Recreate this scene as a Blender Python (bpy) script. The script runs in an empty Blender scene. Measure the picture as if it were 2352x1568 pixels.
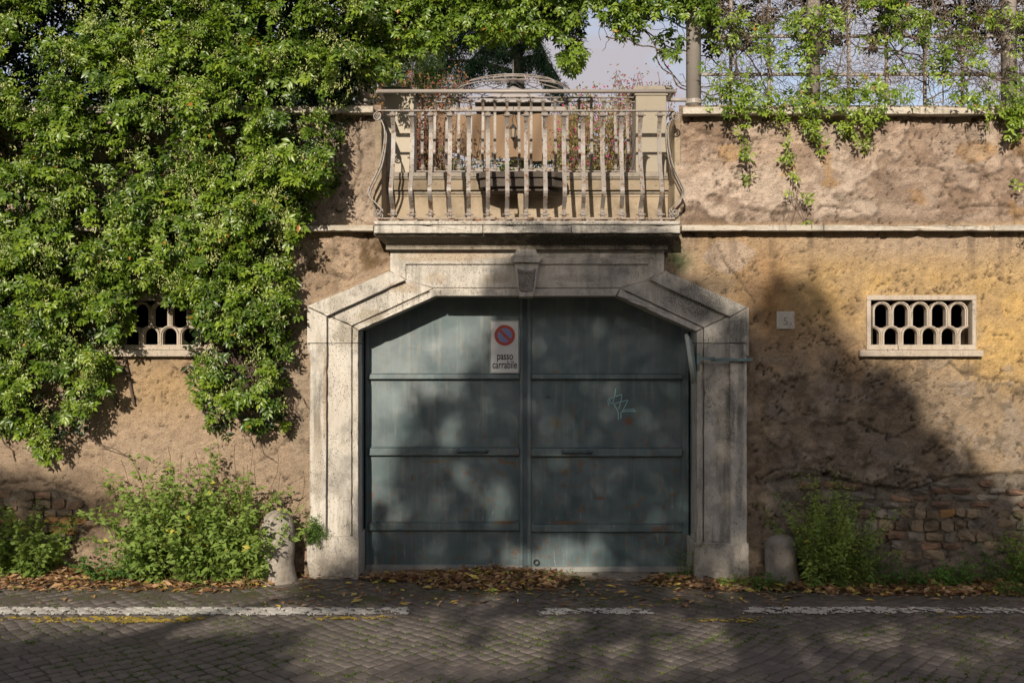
import bpy, bmesh, math, random
import numpy as np
from mathutils import Vector, Matrix
random.seed(7)
RS = np.random.RandomState(11)
scene = bpy.context.scene
COL = scene.collection

# ------------------------------------------------------------------ camera, sky, sun, exposure
CAMD, CAMH, F = 8.5, 1.97, 2312.0          # metres to wall, eye height, focal length in 2352-px-wide picture units
cam = bpy.data.cameras.new('camera')
cam.sensor_width = 36.0
cam.lens = 36.0 * F / 2352.0
cam.clip_end = 2000
cam_o = bpy.data.objects.new('camera', cam)
COL.objects.link(cam_o)
cam_o.location = (0, -CAMD, CAMH)
cam_o.rotation_euler = (math.radians(90), 0, 0)
scene.camera = cam_o

SUN_T = Vector((0.20, 1.0, -0.47))          # direction the light travels
SUN_ELEV = math.atan2(0.47, math.hypot(0.2, 1.0))
SUN_ROT = math.radians(180) + math.atan2(0.2, 1.0)

world = bpy.data.worlds.new('World')
scene.world = world
world.use_nodes = True
wn = world.node_tree
wn.nodes.clear()
w_out = wn.nodes.new('ShaderNodeOutputWorld')
w_bg = wn.nodes.new('ShaderNodeBackground')
w_sky = wn.nodes.new('ShaderNodeTexSky')
w_sky.sky_type = 'NISHITA'
w_sky.sun_disc = False
w_sky.sun_elevation = SUN_ELEV
w_sky.sun_rotation = SUN_ROT
w_sky.air_density = 1.0
w_sky.dust_density = 2.0
w_bg.inputs['Strength'].default_value = 0.15
w_tc = wn.nodes.new('ShaderNodeTexCoord')
w_map = wn.nodes.new('ShaderNodeMapping')
w_map.inputs['Scale'].default_value = (1.0, 1.0, 2.2)
w_noise = wn.nodes.new('ShaderNodeTexNoise')
w_noise.inputs['Scale'].default_value = 3.2
w_noise.inputs['Detail'].default_value = 8
w_noise.inputs['Roughness'].default_value = 0.55
w_noise.inputs['Distortion'].default_value = 0.3
w_ramp = wn.nodes.new('ShaderNodeValToRGB')
w_ramp.color_ramp.elements[0].position = 0.30
w_ramp.color_ramp.elements[1].position = 0.54
w_mix = wn.nodes.new('ShaderNodeMix')
w_mix.data_type = 'RGBA'
w_mix.inputs['B'].default_value = (2.7, 2.55, 2.75, 1)
wn.links.new(w_tc.outputs['Generated'], w_map.inputs['Vector'])
wn.links.new(w_map.outputs['Vector'], w_noise.inputs['Vector'])
wn.links.new(w_noise.outputs['Fac'], w_ramp.inputs['Fac'])
wn.links.new(w_ramp.outputs['Color'], w_mix.inputs['Factor'])
wn.links.new(w_sky.outputs['Color'], w_mix.inputs['A'])
wn.links.new(w_mix.outputs['Result'], w_bg.inputs['Color'])
wn.links.new(w_bg.outputs['Background'], w_out.inputs['Surface'])

sun = bpy.data.lights.new('sun', 'SUN')
sun.energy = 4.0
sun.angle = math.radians(0.55)
sun.color = (1.0, 0.90, 0.76)
sun_o = bpy.data.objects.new('sun', sun)
COL.objects.link(sun_o)
sun_o.location = (-6, -30, 16)
sun_o.rotation_euler = SUN_T.to_track_quat('-Z', 'Y').to_euler()

vs = scene.view_settings
vs.view_transform = 'Standard'
vs.look = 'None'
vs.exposure = 0.42
vs.gamma = 1.0
vs.use_curve_mapping = False

# ------------------------------------------------------------------ measuring helpers
def P(px, py, y=0.0):
    """a measured position on a vertical plane at depth y -> world point"""
    d = CAMD + y
    return Vector(((px - 1176) * d / F, y, CAMH - (py - 784) * d / F))
def C1(x, y):                                # a detail-sheet coordinate of the balcony -> picture units
    return 808.5 + 0.3515 * x, 55.1 + 0.3515 * y
def gz(x, y):                                # ground height
    s = np.clip((np.asarray(y, float) + 1.2) / 1.1, 0, 1)
    s = s * s * (3 - 2 * s)
    return s * (-0.025 - 0.0123 * np.asarray(x, float))
def vn(x, y, seed):
    t = np.random.RandomState(seed).rand(256, 256)
    xi = np.floor(x).astype(int); yi = np.floor(y).astype(int)
    fx = x - xi; fy = y - yi
    fx = fx * fx * (3 - 2 * fx); fy = fy * fy * (3 - 2 * fy)
    a = t[xi % 256, yi % 256]; b = t[(xi + 1) % 256, yi % 256]
    c = t[xi % 256, (yi + 1) % 256]; d = t[(xi + 1) % 256, (yi + 1) % 256]
    return (a * (1 - fx) + b * fx) * (1 - fy) + (c * (1 - fx) + d * fx) * fy
def fbm(x, y, octv, seed, gain=0.5):
    s = 0; a = 1; n = 0
    for o in range(octv):
        s = s + a * vn(x * 2 ** o + 17.3 * o, y * 2 ** o + 5.1 * o, seed + o); n += a; a *= gain
    return s / n
def pip(px, py, poly):
    px = np.asarray(px, float); py = np.asarray(py, float)
    ins = np.zeros(px.shape, bool)
    n = len(poly)
    for i in range(n):
        x0, y0 = poly[i]; x1, y1 = poly[(i + 1) % n]
        if y0 == y1: continue
        c = ((y0 > py) != (y1 > py)) & (px < (x1 - x0) * (py - y0) / (y1 - y0) + x0)
        ins ^= c
    return ins
def sstep(a, b, v):
    t = np.clip((v - a) / (b - a), 0, 1)
    return t * t * (3 - 2 * t)
def blur(m, r, n=2):
    for _ in range(n):
        for ax in (0, 1):
            c = np.cumsum(np.pad(m, [(r + 1, r) if a == ax else (0, 0) for a in (0, 1)], mode='edge'), axis=ax)
            if ax == 0: m = (c[2 * r + 1:] - c[:-2 * r - 1]) / (2 * r + 1)
            else: m = (c[:, 2 * r + 1:] - c[:, :-2 * r - 1]) / (2 * r + 1)
    return m
def nrm(v):
    return v / np.maximum(np.linalg.norm(v, axis=-1, keepdims=True), 1e-9)

# ------------------------------------------------------------------ material helpers
class M:
    def __init__(s, name):
        s.m = bpy.data.materials.new(name); s.m.use_nodes = True
        s.t = s.m.node_tree; s.t.nodes.clear()
        s.out = s.t.nodes.new('ShaderNodeOutputMaterial')
        s.geo = s.t.nodes.new('ShaderNodeNewGeometry')
        s.pos = s.geo.outputs['Position']
    def n(s, t): return s.t.nodes.new(t)
    def l(s, a, b): s.t.links.new(a, b)
    def put(s, sock, v):
        if v is None: return
        if hasattr(v, 'is_linked'): s.l(v, sock)
        elif isinstance(v, (tuple, list)) and len(v) == 3 and len(getattr(sock, 'default_value', (0,))) == 4: sock.default_value = (*v, 1)
        else: sock.default_value = v
    def scl(s, vec, sc):
        x = s.n('ShaderNodeMapping'); s.put(x.inputs['Vector'], vec); x.inputs['Scale'].default_value = sc; return x.outputs[0]
    def noise(s, sc, detail=4, rough=0.5, vec=None, dist=0.0):
        x = s.n('ShaderNodeTexNoise'); s.put(x.inputs['Vector'], vec if vec is not None else s.pos)
        x.inputs['Scale'].default_value = sc; x.inputs['Detail'].default_value = detail
        x.inputs['Roughness'].default_value = rough; x.inputs['Distortion'].default_value = dist
        return x.outputs['Fac']
    def voro(s, sc, vec=None, feat='F1'):
        x = s.n('ShaderNodeTexVoronoi'); s.put(x.inputs['Vector'], vec if vec is not None else s.pos)
        x.inputs['Scale'].default_value = sc; x.feature = feat
        return x.outputs['Distance']
    def ramp(s, fac, *st):
        x = s.n('ShaderNodeValToRGB'); s.put(x.inputs[0], fac); e = x.color_ramp.elements
        while len(e) < len(st): e.new(0.5)
        for k, (p, c) in enumerate(st):
            e[k].position = p; e[k].color = (c, c, c, 1) if not isinstance(c, (tuple, list)) else (*c, 1)
        return x.outputs[0]
    def mix(s, f, a, b, mode='MIX'):
        x = s.n('ShaderNodeMix'); x.data_type = 'RGBA'; x.blend_type = mode; x.clamp_factor = True
        s.put(x.inputs['Factor'], f); s.put(x.inputs['A'], a); s.put(x.inputs['B'], b)
        return x.outputs['Result']
    def math(s, op, a, b=None):
        x = s.n('ShaderNodeMath'); x.operation = op; s.put(x.inputs[0], a); s.put(x.inputs[1], b); return x.outputs[0]
    def attr(s, name, out='Fac'):
        x = s.n('ShaderNodeAttribute'); x.attribute_name = name; return x.outputs[out]
    def sep(s): 
        x = s.n('ShaderNodeSeparateXYZ'); s.l(s.pos, x.inputs[0]); return x.outputs
    def bump(s, h, strength=0.5, dist=0.01, nor=None):
        x = s.n('ShaderNodeBump'); s.put(x.inputs['Height'], h); x.inputs['Strength'].default_value = strength
        x.inputs['Distance'].default_value = dist
        if nor is not None: s.l(nor, x.inputs['Normal'])
        return x.outputs[0]
    def blob(s, px, py, y, rx, rz, wob=0.5):
        """soft-edged stain of its own shape round a place"""
        c = P(px, py, y)
        d = s.n('ShaderNodeVectorMath'); d.operation = 'SUBTRACT'; s.l(s.pos, d.inputs[0]); d.inputs[1].default_value = c
        m = s.scl(d.outputs[0], (1 / rx, 0.0, 1 / rz))
        ln = s.n('ShaderNodeVectorMath'); ln.operation = 'LENGTH'; s.l(m, ln.inputs[0])
        if not hasattr(s, 'bn'): s.bn = {}
        key = 4 if min(rx, rz) > 0.12 else (13 if min(rx, rz) > 0.045 else 40)
        if key not in s.bn: s.bn[key] = s.noise(key, 4, 0.6)
        nz = s.bn[key]
        v = s.math('ADD', ln.outputs['Value'], s.math('MULTIPLY', s.math('SUBTRACT', nz, 0.5), wob * 4))
        return s.ramp(v, (0.55, 1.0), (1.0, 0.0))
    def bsdf(s, col, rough=0.8, nor=None, spec=0.3, metal=0.0, trans=None):
        b = s.n('ShaderNodeBsdfPrincipled')
        s.put(b.inputs['Base Color'], col); s.put(b.inputs['Roughness'], rough)
        b.inputs['Specular IOR Level'].default_value = spec; b.inputs['Metallic'].default_value = metal
        if nor is not None: s.l(nor, b.inputs['Normal'])
        o = b.outputs[0]
        if trans:
            t = s.n('ShaderNodeBsdfTranslucent'); s.put(t.inputs['Color'], trans[1])
            mx = s.n('ShaderNodeMixShader'); mx.inputs[0].default_value = trans[0]
            s.l(o, mx.inputs[1]); s.l(t.outputs[0], mx.inputs[2]); o = mx.outputs[0]
        s.l(o, s.out.inputs['Surface'])
        return s.m

def mat_plaster():
    m = M('plaster')
    c = m.attr('col', 'Color')
    n1 = m.noise(55, 6, 0.65); n2 = m.noise(9, 5, 0.6)
    c = m.mix(m.ramp(n2, (0.35, 0.0), (0.7, 0.45)), c, m.mix(1.0, c, (1.25, 1.2, 1.15), 'MULTIPLY'))
    c = m.mix(m.ramp(n1, (0.30, 0.45), (0.47, 0.0)), c, m.mix(1.0, c, (0.50, 0.46, 0.42), 'MULTIPLY'))
    n3 = m.noise(170, 3, 0.6)
    c = m.mix(m.ramp(n3, (0.34, 0.5), (0.46, 0.0)), c, m.mix(1.0, c, (0.52, 0.48, 0.44), 'MULTIPLY'))
    c = m.mix(m.ramp(n3, (0.54, 0.0), (0.66, 0.45)), c, m.mix(1.0, c, (1.35, 1.35, 1.35), 'MULTIPLY'))
    pits = m.math('MAXIMUM', m.ramp(m.noise(30, 4, 0.6, m.scl(m.pos, (1, 1, 1.9)), 0.8), (0.25, 1.0), (0.29, 0.0)), m.ramp(m.noise(75, 3, 0.6, m.scl(m.pos, (1, 1, 1.6))), (0.30, 1.0), (0.35, 0.0)))
    c = m.mix(m.math('MULTIPLY', pits, 0.75), c, (0.06, 0.045, 0.035))
    h = m.math('SUBTRACT', m.math('ADD', m.noise(70, 5, 0.7), m.math('MULTIPLY', m.noise(18, 4, 0.6), 1.3)), pits)
    return m.bsdf(c, 0.95, m.bump(h, 1.0, 0.018), 0.1)

def mat_travertine(grime=0.35, blobs=(), tint=(0.555, 0.515, 0.455), vert=True):
    m = M('travertine')
    v = m.scl(m.pos, (1, 1, 0.16) if vert else (0.16, 1, 1))
    c = m.mix(m.noise(7, 5, 0.6, v), tuple(x * 0.84 for x in tint), tuple(min(1, x * 1.13) for x in tint))
    c = m.mix(m.ramp(m.noise(30, 4, 0.6, v), (0.35, 0.4), (0.55, 0.0)), c, tuple(x * k for x, k in zip(tint, (0.66, 0.6, 0.52))))
    pits = m.math('MAXIMUM', m.ramp(m.noise(130, 3, 0.6, m.scl(m.pos, (1, 1, 0.45) if vert else (0.45, 1, 1))), (0.34, 1.0), (0.40, 0.0)),
                  m.ramp(m.noise(38, 3, 0.55, v, 0.3), (0.27, 1.0), (0.32, 0.0)))
    pits = m.math('MULTIPLY', pits, m.ramp(m.noise(4.5, 5, 0.65), (0.40, 0.15), (0.60, 1.0)))
    c = m.mix(m.math('MULTIPLY', pits, 0.8), c, (0.10, 0.08, 0.06))
    c = m.mix(m.math('MULTIPLY', m.ramp(m.noise(150, 3, 0.65), (0.60, 0.0), (0.68, 1.0)), 0.45), c, (0.17, 0.14, 0.11))
    c = m.mix(m.ramp(m.noise(1.3, 7, 0.7, m.scl(m.pos, (1, 1, 0.6))), (0.48, 0.0), (0.70, 0.55)), c, tuple(x * k for x, k in zip(tint, (0.70, 0.66, 0.62))))
    g = m.math('MULTIPLY', m.ramp(m.noise(2.6, 8, 0.72), (0.50, 0.0), (0.68, 1.0)), grime)
    c = m.mix(g, c, (0.10, 0.095, 0.085))
    dr = m.math('MULTIPLY', m.ramp(m.noise(13, 5, 0.6, m.scl(m.pos, (1, 1, 0.07))), (0.54, 0.0), (0.68, 1.0)), m.ramp(m.noise(1.9, 4, 0.6), (0.42, 0.0), (0.60, 0.75)))
    c = m.mix(m.math('MULTIPLY', dr, min(1.0, grime * 1.6)), c, (0.12, 0.11, 0.095))
    gran = m.ramp(m.noise(120, 3, 0.6), (0.42, 0.0), (0.56, 1.0))
    for (px, py, y, rx, rz, col, st) in blobs:
        b = m.blob(px, py, y, rx, rz, 0.35)
        c = m.mix(m.math('MULTIPLY', m.math('MULTIPLY', b, st), m.math('ADD', m.math('MULTIPLY', gran, 0.6), 0.4)), c, col)
    zz = m.sep()[2]
    c = m.mix(m.math('MULTIPLY', m.ramp(m.math('ADD', zz, m.math('MULTIPLY', m.noise(6, 5, 0.7), 0.5)), (0.28, 0.75), (0.62, 0.0)), m.ramp(m.noise(30, 4, 0.7), (0.35, 0.3), (0.65, 1.0))), c, (0.20, 0.165, 0.125))
    h = m.math('SUBTRACT', m.math('MULTIPLY', m.noise(45, 4, 0.6, v), 0.4), pits)
    return m.bsdf(c, 0.85, m.bump(h, 0.8, 0.006), 0.2)

def mat_stone(name, a, b, dark, sc=14, bump=0.8, grime=0.5):
    m = M(name)
    oi = m.n('ShaderNodeObjectInfo')
    c = m.mix(m.noise(sc, 6, 0.65), a, b)
    c = m.mix(m.math('MULTIPLY', m.ramp(m.noise(sc * 0.35, 6, 0.7), (0.45, 0.0), (0.65, 1.0)), grime), c, dark)
    c = m.mix(1.0, c, m.ramp(oi.outputs['Random'], (0.0, 0.72), (1.0, 1.2)), 'MULTIPLY')
    pit = m.ramp(m.noise(sc * 5, 3, 0.6), (0.3, 1.0), (0.38, 0.0))
    c = m.mix(m.math('MULTIPLY', pit, 0.6), c, dark)
    h = m.math('SUBTRACT', m.noise(sc * 3, 6, 0.65), m.math('MULTIPLY', pit, 0.5))
    return m.bsdf(c, 0.9, m.bump(h, bump, 0.01), 0.15)

def mat_paint(name, col, chip, rough=0.5, amount=0.35, sc=22, spec=0.4):
    m = M(name)
    c = m.mix(m.noise(6, 4, 0.6), tuple(x * 0.86 for x in col), tuple(min(1, x * 1.1) for x in col))
    ch = m.ramp(m.noise(sc, 6, 0.7), (0.62 - 0.1 * amount, 0.0), (0.66 - 0.1 * amount, 1.0))
    c = m.mix(m.math('MULTIPLY', ch, amount * 2), c, chip)
    return m.bsdf(c, rough, m.bump(m.noise(60, 3), 0.15, 0.003), spec)

def mat_gate():
    m = M('gate_paint')
    base = m.mix(m.ramp(m.noise(2.6, 6, 0.62), (0.3, 0.0), (0.7, 1.0)), (0.030, 0.062, 0.071), (0.120, 0.160, 0.164))
    z = m.sep()
    base = m.mix(m.ramp(m.noise(1.6, 4, 0.5), (0.42, 0.0), (0.62, 0.5)), base, (0.055, 0.108, 0.112))
    # rubbed and dusty toward the bottom rails, in streaks
    st = m.noise(10, 5, 0.65, m.scl(m.pos, (2.2, 1, 0.25)))
    base = m.mix(m.ramp(st, (0.50, 0.0), (0.70, 0.45)), base, (0.20, 0.205, 0.18))
    scr = m.ramp(m.noise(55, 3, 0.6, m.scl(m.pos, (1, 1, 0.08)), 0.6), (0.66, 0.0), (0.70, 1.0))
    base = m.mix(m.math('MULTIPLY', scr, m.ramp(z[2], (0.45, 0.8), (0.75, 0.1))), base, (0.27, 0.28, 0.25))
    base = m.mix(m.ramp(m.noise(85, 4, 0.7), (0.66, 0.0), (0.70, 0.7)), base, (0.03, 0.04, 0.045))
    rust = m.math('MULTIPLY', m.ramp(m.noise(16, 7, 0.72), (0.54, 0.0), (0.60, 1.0)), m.ramp(m.noise(2.4, 4, 0.6, m.scl(m.pos, (0.7, 1, 1.5))), (0.40, 0.0), (0.58, 1.0)))
    lo = m.ramp(z[2], (0.35, 1.0), (0.62, 0.0))
    rust = m.math('MULTIPLY', rust, m.math('ADD', m.math('MULTIPLY', m.ramp(m.math('MULTIPLY', z[2], 0.5), (0.42, 1.0), (0.80, 0.25)), 0.95), 0.05))
    c = m.mix(m.math('MULTIPLY', rust, 0.85), base, (0.13, 0.062, 0.024))
    for (px, py, rx, rz, col) in ((1445, 968, .055, .035, (0.16, 0.065, 0.03)), (1380, 1144, .05, .016, (0.14, 0.055, 0.025)),
                                  (1278, 972, .06, .06, (0.13, 0.115, 0.07)), (1276, 854, .04, .016, (0.12, 0.085, 0.04)),
                                  (1526, 1165, .016, .03, (0.13, 0.05, 0.03)), (946, 1098, .018, .04, (0.11, 0.08, 0.035)),
                                  (1165, 1062, .09, .022, (0.12, 0.075, 0.03)), (1258, 912, .03, .012, (0.02, 0.025, 0.03)),
                                  (1160, 1200, .12, .02, (0.11, 0.07, 0.03)), (1300, 1200, .16, .018, (0.11, 0.06, 0.03)),
                                  (1000, 1060, .16, .016, (0.11, 0.08, 0.035))):
        c = m.mix(m.math('MULTIPLY', m.blob(px, py, 0.24, rx, rz, 0.5), 0.9), c, col)
    rg = m.ramp(m.noise(5, 4), (0.3, 0.42), (0.7, 0.56))
    return m.bsdf(c, rg, m.bump(m.noise(3.5, 3, 0.5), 0.25, 0.02), 1.0)

def mat_leaf(name, stops, rough=0.38, tr=0.28, spec=0.5, tcol=None):
    m = M(name)
    c = m.ramp(m.attr('rnd'), *stops)
    c = m.mix(m.ramp(m.noise(40, 2), (0.3, 0.0), (0.7, 0.35)), c, m.mix(1.0, c, (1.3, 1.25, 1.1), 'MULTIPLY'))
    t = m.mix(1.0, c, tcol or (1.6, 1.7, 0.7), 'MULTIPLY')
    return m.bsdf(c, rough, None, spec, 0, (tr, t))

def mat_flat(name, col, rough=0.7, spec=0.3, var=0.15, sc=12, metal=0.0):
    m = M(name)
    c = m.mix(m.noise(sc, 5, 0.6), tuple(x * (1 - var) for x in col), tuple(min(1, x * (1 + var)) for x in col))
    return m.bsdf(c, rough, m.bump(m.noise(sc * 5, 3), 0.2, 0.003), spec, metal)

GRIME = (0.075, 0.075, 0.07)
MT = {
 'plaster': mat_plaster(),
 'trav': mat_travertine(0.62, [(1600, 690, 0, .38, .22, GRIME, .85), (1690, 740, 0, .10, .35, GRIME, .75), (1560, 650, 0, .20, .10, GRIME, .4), (1672, 940, 0, .045, .40, GRIME, .7),
        (1690, 1130, 0, .035, .25, GRIME, .6), (800, 770, 0, .16, .12, (0.20, 0.17, 0.12), .7), (850, 725, 0, .16, .08, (0.24, 0.20, 0.14), .85), (930, 660, 0, .14, .06, (0.33, 0.24, 0.15), .8), (775, 700, 0, .08, .12, (0.25, 0.22, 0.17), .6), (735, 1050, 0, .05, .5, (0.28, 0.22, 0.15), .55), (1140, 640, 0, .12, .05, (0.32, 0.25, 0.17), .7), (1330, 640, 0, .3, .04, (0.22, 0.19, 0.15), .55), (1480, 590, 0, .2, .05, (0.20, 0.17, 0.13), .6), (1655, 1000, 0, .08, .5, (0.22, 0.19, 0.15), .5), (752, 900, 0, .02, .5, (0.26, 0.16, 0.08), .7),
        (1030, 590, 0, .6, .06, (0.33, 0.24, 0.15), .85), (1640, 1245, 0, .1, .04, GRIME, .5), (765, 1290, 0, .25, .08, (0.13, 0.11, 0.08), .45), (1000, 640, 0, .10, .06, (0.30, 0.20, 0.11), .5)]),
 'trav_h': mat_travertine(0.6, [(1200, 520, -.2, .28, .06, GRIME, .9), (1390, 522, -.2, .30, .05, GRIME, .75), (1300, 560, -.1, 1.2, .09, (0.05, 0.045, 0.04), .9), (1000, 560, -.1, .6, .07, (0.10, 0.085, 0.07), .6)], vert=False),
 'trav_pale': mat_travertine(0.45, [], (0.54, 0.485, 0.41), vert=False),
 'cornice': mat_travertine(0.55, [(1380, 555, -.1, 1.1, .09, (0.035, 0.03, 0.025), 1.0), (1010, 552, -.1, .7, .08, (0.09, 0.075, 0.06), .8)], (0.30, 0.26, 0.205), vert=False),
 'parapet': mat_stone('parapet_stone', (0.31, 0.24, 0.165), (0.41, 0.335, 0.24), (0.14, 0.105, 0.07), 5, 0.45, 0.85),
 'pier': mat_stone('pier_plaster', (0.42, 0.365, 0.285), (0.47, 0.415, 0.33), (0.33, 0.28, 0.22), 3, 0.2, 0.3),
 'cap': mat_stone('cap_stone', (0.34, 0.29, 0.24), (0.42, 0.37, 0.31), (0.17, 0.15, 0.12), 20, 0.7, 0.6),
 'dark_slab': mat_stone('dark_slab', (0.085, 0.07, 0.058), (0.12, 0.10, 0.085), (0.05, 0.042, 0.035), 9, 0.5, 0.6),
 'bollard': mat_stone('bollard_stone', (0.40, 0.355, 0.30), (0.52, 0.465, 0.40), (0.19, 0.155, 0.12), 9, 0.8, 0.8),
 'iron': mat_paint('railing_paint', (0.255, 0.225, 0.20), (0.15, 0.08, 0.04), 0.45, 0.75, 26),
 'post': mat_paint('post_paint', (0.33, 0.29, 0.26), (0.30, 0.24, 0.19), 0.42, 0.25, 9),
 'rust_iron': mat_paint('bottom_bar_paint', (0.33, 0.27, 0.22), (0.13, 0.06, 0.03), 0.6, 0.8, 18),
 'gate': mat_gate(),
 'gate_dark': mat_paint('gate_frame_paint', (0.075, 0.10, 0.11), (0.10, 0.06, 0.03), 0.45, 0.2, 15),
 'sill_iron': mat_flat('bare_gate_edge', (0.24, 0.235, 0.215), 0.6, 0.4, 0.3, 20),
 'sign_white': mat_flat('sign_white', (0.60, 0.595, 0.57), 0.4, 0.4, 0.06),
 'sign_edge': mat_flat('sign_edge', (0.12, 0.12, 0.12), 0.4, 0.4, 0.1),
 'sign_red': mat_flat('sign_red', (0.42, 0.075, 0.055), 0.4, 0.4, 0.08),
 'sign_blue': mat_flat('sign_blue', (0.21, 0.24, 0.42), 0.4, 0.4, 0.12),
 'black': mat_flat('sign_black', (0.025, 0.023, 0.022), 0.5, 0.3, 0.1),
 'tag': mat_flat('tag_paint', (0.33, 0.56, 0.56), 0.5, 0.3, 0.1),
 'mirror_back': mat_paint('mirror_back_paint', (0.15, 0.215, 0.215), (0.30, 0.26, 0.20), 0.5, 0.3, 30),
 'mirror_rim': mat_paint('mirror_rim_paint', (0.42, 0.43, 0.38), (0.24, 0.13, 0.07), 0.5, 0.4, 30),
 'mirror_glass': mat_flat('mirror_glass', (0.8, 0.8, 0.8), 0.05, 0.5, 0.02, metal=1.0),
 'plaque': mat_travertine(0.1, [], (0.58, 0.54, 0.47)),
 'carved': mat_flat('carved_groove', (0.26, 0.24, 0.21), 0.9, 0.1),
 'vermic': mat_stone('vermiculated', (0.30, 0.27, 0.23), (0.48, 0.43, 0.37), (0.08, 0.07, 0.06), 30, 1.0, 0.5),
 'vent': mat_travertine(0.14, [(2050, 775, 0, .4, .02, (0.36, 0.26, 0.17), .6)], (0.47, 0.40, 0.325)),
 'canvas': mat_flat('beige_canvas', (0.225, 0.150, 0.093), 0.9, 0.1, 0.06, 3),
 'white_canvas': mat_flat('white_canvas', (0.36, 0.325, 0.305), 0.9, 0.1, 0.05, 3),
 'gazebo': mat_flat('gazebo_metal', (0.29, 0.245, 0.21), 0.5, 0.3, 0.1),
 'lantern': mat_flat('lantern_metal', (0.02, 0.017, 0.015), 0.5, 0.4, 0.1),
 'lantern_glass': mat_flat('lantern_glass', (0.35, 0.27, 0.18), 0.2, 0.5, 0.05),
 'bark': mat_stone('bark', (0.10, 0.075, 0.055), (0.17, 0.13, 0.095), (0.05, 0.04, 0.03), 25, 0.8, 0.4),
 'twig': mat_stone('twig', (0.115, 0.082, 0.065), (0.20, 0.15, 0.115), (0.06, 0.045, 0.04), 30, 0.4, 0.3),
 'earth': mat_stone('earth', (0.085, 0.07, 0.053), (0.12, 0.10, 0.075), (0.05, 0.045, 0.03), 8, 0.9, 0.5),
 'brick': mat_stone('old_brick', (0.225, 0.13, 0.085), (0.30, 0.185, 0.125), (0.11, 0.085, 0.065), 16, 1.0, 0.95),
 'tufa': mat_stone('tufa', (0.24, 0.175, 0.115), (0.33, 0.25, 0.165), (0.10, 0.085, 0.068), 14, 1.0, 0.95),
 'tufa_orange': mat_stone('tufa_orange', (0.38, 0.20, 0.075), (0.44, 0.27, 0.12), (0.18, 0.11, 0.06), 14, 1.0, 0.5),
 'rubble': mat_stone('pale_rubble', (0.23, 0.20, 0.165), (0.31, 0.27, 0.22), (0.10, 0.085, 0.07), 14, 1.0, 0.9),
 'thresh': mat_travertine(0.35, [], (0.45, 0.41, 0.35), vert=False),
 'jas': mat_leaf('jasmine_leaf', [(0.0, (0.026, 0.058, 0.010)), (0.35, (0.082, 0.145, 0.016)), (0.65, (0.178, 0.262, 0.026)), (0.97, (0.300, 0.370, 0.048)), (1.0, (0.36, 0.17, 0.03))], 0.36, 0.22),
 'jas_inner_shade': mat_leaf('jasmine_inner_shade_leaf', [(0.0, (0.012, 0.024, 0.007)), (1.0, (0.028, 0.058, 0.012))], 0.4, 0.18),  # old-leaf green, darkened further to paint shade into the gaps
 'bud': mat_leaf('jasmine_bud', [(0.0, (0.32, 0.40, 0.10)), (1.0, (0.58, 0.60, 0.28))], 0.6, 0.25, 0.2),
 'weed': mat_leaf('weed_leaf', [(0.0, (0.10, 0.165, 0.030)), (0.5, (0.18, 0.265, 0.055)), (0.95, (0.29, 0.36, 0.10)), (1.0, (0.48, 0.42, 0.08))], 0.55, 0.3, 0.3),
 'weed_dark': mat_leaf('dark_weed_leaf', [(0.0, (0.050, 0.115, 0.025)), (0.7, (0.105, 0.20, 0.042)), (1.0, (0.22, 0.28, 0.06))], 0.5, 0.3, 0.3),
 'weed_stem': mat_flat('weed_stem', (0.13, 0.15, 0.055), 0.7, 0.2),
 'dead_stem': mat_flat('dry_stem', (0.20, 0.125, 0.065), 0.8, 0.1),
 'litter': mat_leaf('fallen_leaf', [(0.0, (0.11, 0.055, 0.028)), (0.22, (0.22, 0.115, 0.055)), (0.45, (0.37, 0.225, 0.12)), (0.64, (0.46, 0.33, 0.20)), (0.78, (0.32, 0.12, 0.045)), (0.88, (0.52, 0.39, 0.10)), (0.96, (0.58, 0.50, 0.13)), (1.0, (0.26, 0.34, 0.07))], 0.55, 0.15, 0.35, (1.2, 1.1, 0.8)),
 'yellow_leaf': mat_leaf('yellow_fallen_leaf', [(0.0, (0.52, 0.38, 0.045)), (1.0, (0.62, 0.52, 0.09))], 0.5, 0.15, 0.35, (1.2, 1.1, 0.8)),
 'moss': mat_leaf('joint_moss', [(0.0, (0.050, 0.085, 0.018)), (0.7, (0.10, 0.16, 0.030)), (1.0, (0.22, 0.22, 0.06))], 0.7, 0.3, 0.2),
 'conifer': mat_leaf('conifer_needles', [(0.0, (0.020, 0.050, 0.022)), (0.7, (0.040, 0.090, 0.036)), (1.0, (0.075, 0.125, 0.05))], 0.6, 0.2, 0.25),
 'garden': mat_leaf('garden_leaf', [(0.0, (0.055, 0.105, 0.024)), (0.6, (0.105, 0.175, 0.038)), (1.0, (0.20, 0.24, 0.06))], 0.5, 0.35, 0.3),
 'bough': mat_leaf('bougainvillea_leaf', [(0.0, (0.12, 0.13, 0.035)), (0.5, (0.24, 0.22, 0.065)), (1.0, (0.32, 0.25, 0.10))], 0.5, 0.35, 0.3),
 'bract': mat_leaf('magenta_bract', [(0.0, (0.40, 0.035, 0.13)), (1.0, (0.55, 0.09, 0.25))], 0.6, 0.35, 0.2, (1.3, 0.9, 1.1)),
 'redleaf': mat_leaf('russet_leaf', [(0.0, (0.16, 0.055, 0.030)), (0.6, (0.28, 0.12, 0.06)), (1.0, (0.24, 0.20, 0.06))], 0.5, 0.35, 0.3, (1.3, 1.1, 0.8)),
 'shade_leaf': mat_leaf('street_tree_leaf', [(0.0, (0.04, 0.08, 0.02)), (1.0, (0.09, 0.14, 0.03))], 0.5, 0.1, 0.3),
 'butt': mat_flat('cigarette_paper', (0.7, 0.68, 0.62), 0.8, 0.1),
}
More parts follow.
